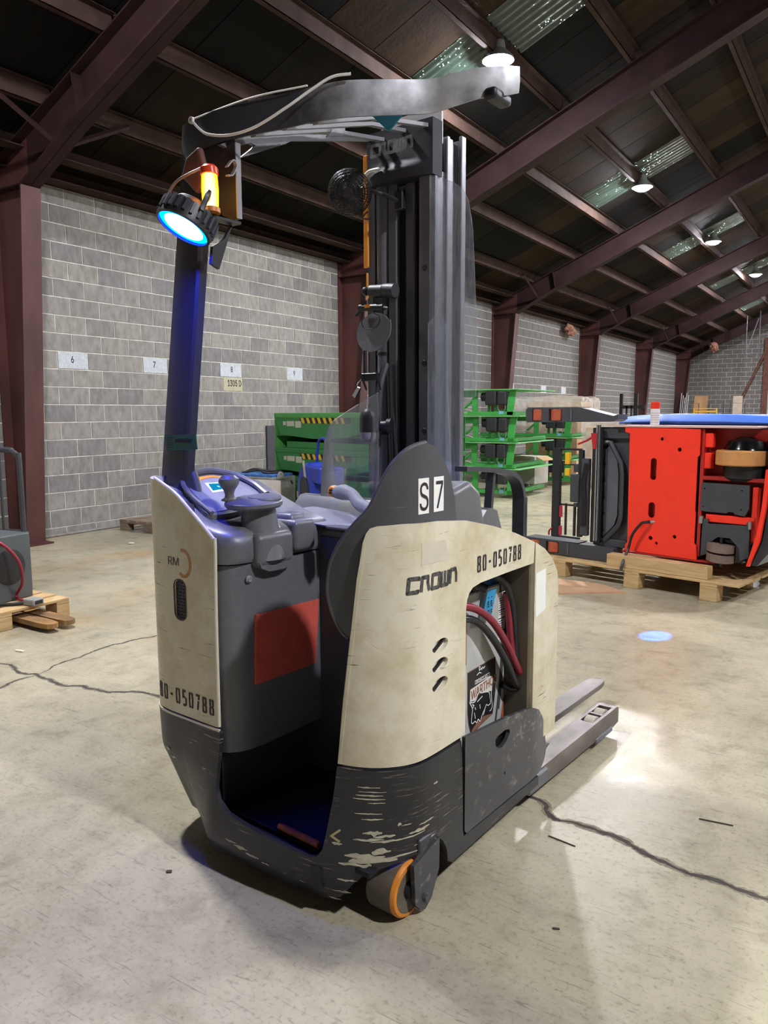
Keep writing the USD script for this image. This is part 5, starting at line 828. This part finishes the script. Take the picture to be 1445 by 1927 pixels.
obj('stripe', [panel([(x, .86), (x+.03, .86), (x+.10, .66), (x+.07, .66)], .002, (0, -.162, 0), (1, 0, 0), (0, 0, 1)) for x in (-.05, .0)], mat('stripe_cream', 'c9c3a4', .5), am)
# --- stacked green lift units
LG = mat('lift_green', '3f9a46', .45, var=.15, scale=5); LGL = mat('lift_green_pale', '6bb06a', .4); TANK = mat('tank_black', '28282c', .5, var=.2, scale=10)
def make_lift(name, label, loc, rz):
    t = thing(name, label, 'dock leveler', loc, rz)
    obj('top_plate', bx(-1.9, .14, -.10, 1.5, .405, .42, .003), LGL, t); obj('base', [bx(-1.9, .05, -.02, .05, .0, .06, .004), bx(-.10, .0, 0, 1.4, .0, .06, .004)], LG, t)
    obj('corner_plate', panel([(-.10, .0), (.0, 0), (.04, .28), (.06, .405), (-.05, .405), (-.10, .2)], .02, (0, 0, 0), (1, 0, 0), (0, 0, 1)), LG, t)
    obj('upright', bx(-.74, -.64, .0, .03, .0, .405, .003), LG, t); obj('upright', bx(-.36, -.29, .04, .07, .05, .22, .003), LG, t); obj('upright', bx(-.47, -.42, .04, .07, .05, .22, .003), LG, t)
    obj('diagonal', tube([(-.66, .02, .30), (-.90, .02, .10)], .022, n=4, smooth=False), LG, t); obj('cross_web', [bx(-1.9, -.74, .04, .06, .30, .40), bx(-.24, -.08, .03, .05, .05, .10)], LG, t)
    a = obj('motor_tank', rbox(-.46, -.265, -.10, .10, .165, .39, .024, 10), TANK, t); obj('motor_tank', rbox(-.245, -.09, -.10, .10, .165, .385, .024, 10), TANK, t); obj('motor', cyl((-.56, .02, .30), (-.42, .02, .30), .07, n=16), BLK, t)
    obj('hose', [tube([(-.25, .0, .20), (-.26, -.02, .12), (-.22, .0, .05)], .008, n=6), tube([(-.15, .0, .20), (-.13, -.02, .12), (-.16, 0, .05)], .008, n=6), tube([(-1.0, .0, .08), (-.85, -.02, .10), (-.72, -.02, .06)], .010, n=6)], mat('hose_grey', '9c9c94', .5) if 'HG' not in globals() else '/World/Looks/hose_grey', t)
    globals()['HG'] = 1
    obj('blue_tag', bx(-.24, -.16, -.022, -.02, .02, .07), mat('tag_pale_blue', '7fa8c4', .5) if 'HB' not in globals() else '/World/Looks/tag_pale_blue', t); globals()['HB'] = 1
    return t
LV = ('topmost in the near stack', 'second in the near stack', 'third in the near stack', 'lowest in the near stack')
lf = None
for k, z in enumerate((1.36, .93, .50, .07)):
    lab = f'green frame with two black tanks, {LV[k]}'
    if lf is None: lf = make_lift('lift_unit', lab, (2.98, 6.15, z), 0)
    else: dup(lf, 'lift_unit', lab, 'dock leveler', (2.98 + .02*(k % 2), 6.15, z), 0)
for k, z in enumerate((.93, .50, .07)): dup(lf, 'lift_unit', f'green frame with black tanks, {("top", "middle", "bottom")[k]} of the farther stack', 'dock leveler', (2.95, 8.95, z), 0)
WRAP = usdkit.material(stage, '/World/Looks/stretch_wrap', {'t': ('transparent_bsdf', {'color': (.95, .95, .95)}), 'p': ('principled_bsdf', {'base_color': lin('d8cfc4'), 'roughness': .2}), 'g': ('geometry', {}), 'n': ('noise_texture', {'scale': 7.0, 'detail': 5.0}), 'r': ('map_range', {'from_min': .4, 'from_max': .7, 'to_min': .25, 'to_max': .75, 'clamp': True}), 'm': ('mix_closure', {})}, [('g.position', 'n.vector'), ('n.fac', 'r.value'), ('r.result', 'm.fac'), ('t.BSDF', 'm.closure1'), ('p.BSDF', 'm.closure2')], surface='m.closure')
cr = thing('wrapped_crate', 'brown crate under clear stretch wrap behind the green dock levelers', 'crate', (1.0, 11.0, 0))
obj('crate_box', bx(.2, 1.40, 0, 1.0, 0, 1.62, .005), CARD, cr); obj('yellow_board', [bx(1.0, 1.42, -.06, -.03, 1.36, 1.44), bx(.25, .33, -.06, -.03, 1.2, 1.5)], mat('board_yellow', 'b98a3c', .7), cr)
wv = arr(bx(-.1, 1.5, -.12, 1.1, .9, 1.72).refine(10) if hasattr(bx(0, 1, 0, 1, 0, 1, .001), 'refine') and False else m3.Manifold.cube([1.65, 1.25, .85]).translate([-.12, -.14, .88]).refine(10))
obj('wrap', (wv[0] + (meshkit.fbm(wv[0]*4.0, 3)[:, None]-.5)*.16, wv[1]), WRAP, cr)
wb = thing('wrapped_bundle', 'bundle in crumpled stretch wrap behind the bright steel rail of the red truck', 'bundle', (3.3, 8.6, 0)); wv2 = arr(m3.Manifold.cube([.62, .5, 1.22]).refine(8))
obj('bundle_box', bx(.06, .56, .06, .44, 0, 1.12, .01), CARD, wb); obj('wrap', (wv2[0] + (meshkit.fbm(wv2[0]*5.0, 3, 4)[:, None]-.5)*.10*np.clip(wv2[0][:, 2:]*4, 0, 1), wv2[1]), WRAP, wb)
cbx = thing('white_carton', 'white carton with open brown flaps between the stacks of green dock levelers', 'box', (2.25, 7.78, 0), -8)
obj('carton', bx(0, .50, 0, .5, .10, .60, .003), mat('carton_white', 'c9c5bd', .8, var=.15, scale=6), cbx); obj('flap', [panel([(0, 0), (.5, 0), (.55, .22), (.05, .22)], .006, (.0, -.02, .60), (1, 0, 0), (0, -.8, .1))], mat('flap_brown', 'c8a878', .85), cbx); obj('flap', panel([(0, 0), (.4, 0), (.4, .18), (0, .18)], .006, (.5, .05, .60), (0, 1, 0), (.9, 0, -.35)), '/World/Looks/flap_brown', cbx)
obj('runner', bx(.02, .10, 0, .5, 0, .10), WOOD2, cbx); obj('runner', bx(.40, .48, 0, .5, 0, .10), WOOD2, cbx)
# --- far end
fm = thing('black_mast', 'black upright mast standing by the fifth steel column', 'mast', (.72, 20.0, 0))
obj('upright', bx(0, .10, 0, .12, 0, 1.98, .005), BLK, fm); obj('upright', bx(.46, .58, 0, .12, 0, 1.98, .005), BLK, fm); obj('crossbar', bx(0, .80, .02, .06, 1.50, 1.60, .004), BLK, fm); obj('rack_bar', [bx(.20, .26, .02, .06, .4, 1.6), bx(.36, .40, .02, .06, .4, 1.6)], BLK, fm)
for nm, x, y, w, h, m_, lb in (('plywood_sheet', .82, 30.6, .56, 2.06, PLYW, 'brown plywood sheet leaning on the far wall'), ('pale_sheet', 2.42, 31.2, .38, 2.05, mat('sheet_pale', 'b8a698', .8, var=.15, scale=6), 'pale narrow sheet standing by the far wall near the rusty post')):
    t = thing(nm, lb, 'board', (x, y, 0), 0); obj('sheet', warp(m3.Manifold.cube([w, .025, h]), lambda v: np.c_[v[:, 0] + .06*v[:, 2]*(w > .5), v[:, 1] + .05*v[:, 2], v[:, 2]]), m_, t)
pp = thing('pipe_bundle', 'bundle of grey pipes leaning in the far corner', 'pipes', (.30, 30.6, 0))
for k in range(5): obj('pipe', cyl((.07*k, 0, 0), (.07*k + .05, .3 + .02*k, 2.2 - .1*(k % 3)), .022, n=8), mat('pipe_grey', 'a5a3a0', .4, metal=.3) if k == 0 else '/World/Looks/pipe_grey', pp)
rlx = thing('pipe_railing', 'grey pipe railing in front of the far wall', 'railing', (1.0, 28.5, 0)); 
for a, b in ((.0, .55), (.95, 1.5), (1.75, 2.3)): obj('rail_hoop', tube([(a, 0, 0), (a, 0, 1.72), (b, 0, 1.72), (b, 0, 0)], .02, n=6, smooth=False), ANTH, rlx)
yf = thing('yellow_cart', 'small yellow framed cart before the far wall', 'cart', (1.55, 27.6, 0)); obj('frame', [tube([(0, 0, 0), (0, 0, 1.5), (.85, 0, 1.5), (.85, 0, 0)], .03, n=6, smooth=False), bx(0, .85, -.02, .02, 1.36, 1.42)], '/World/Looks/yellow_paint', yf); obj('cart_body', bx(.1, .75, 0, .5, .2, 1.2, .02), BLK, yf)
dp = thing('diagonal_pole', 'long rusty pole slanting down from the post across the far wall', 'pole', (0, 0, 0)); obj('pole', cyl((3.42, 32.6, 3.95), (1.75, 32.4, .0), .05, n=10), RUST, dp)
hf = thing('hanging_bracket', 'thin steel hanger frame dangling from the roof near the far wall', 'bracket', (3.0, 30.0, 0)); obj('rod', [tube([(.0, 0, 5.3), (.0, 0, 3.75), (.45, .3, 3.5), (.45, .3, 5.5)], .025, n=6, smooth=False), tube([(0, 0, 3.75), (.4, .25, 5.2)], .018, n=6, smooth=False)], ANTH, hf)
INS = mat('insulation_pink', '9a6a58', .95, var=.4, scale=10)
for nm, c, r, lb in (('insulation_tuft', (.20, 16.6, 3.76), .24, 'torn pinkish insulation hanging at the wall top in the third bay'), ('insulation_tuft', (1.6, 30.85, 4.15), .34, 'torn pinkish insulation hanging from the last rafter')):
    t = thing(nm, lb, 'insulation', c); s = arr(m3.Manifold.sphere(r, 32)); s = (s[0]*(1 + (meshkit.fbm(s[0]*9, 3, 2)[:, None]-.5)*1.1)*np.array([.5, 1.5, .6]), s[1]); obj('tuft', s, INS, t)
# --- bits on the floor
DEB = mat('debris_dark', '4a4038', .9); DEBL = mat('debris_pale', 'cfc8b4', .9)
for nm, x, y, a, L, w, m_, lb in (('wood_splinter', 7.63, -2.80, 8, .11, .006, DEB, 'thin wood splinter on the bright floor right of the truck'), ('wire_scrap', 7.22, -3.20, -8, .10, .004, DEB, 'dark wire scrap on the floor near the big crack'), ('paper_scrap', 3.75, -2.95, 10, .06, .02, DEBL, 'pale paper scrap on the floor before the charger pallet'),
                                   ('plaster_chip', 1.2, -.05, 30, .06, .04, DEBL, 'white plaster chip on the floor near the block wall'), ('rubber_bit', 7.36, -3.63, 20, .02, .007, DEB, 'small dark rubber bit on the floor at the lower right'), ('dark_chip', 6.25, -4.02, 40, .018, .012, DEB, 'tiny dark chip on the floor in front of the truck')):
    t = thing(nm, lb, 'debris', (x, y, 0), a); obj('piece', rbox(-L/2, L/2, -w/2, w/2, 0, max(.004, w*.5), max(.004, w*.5)*.45, 6), m_, t)
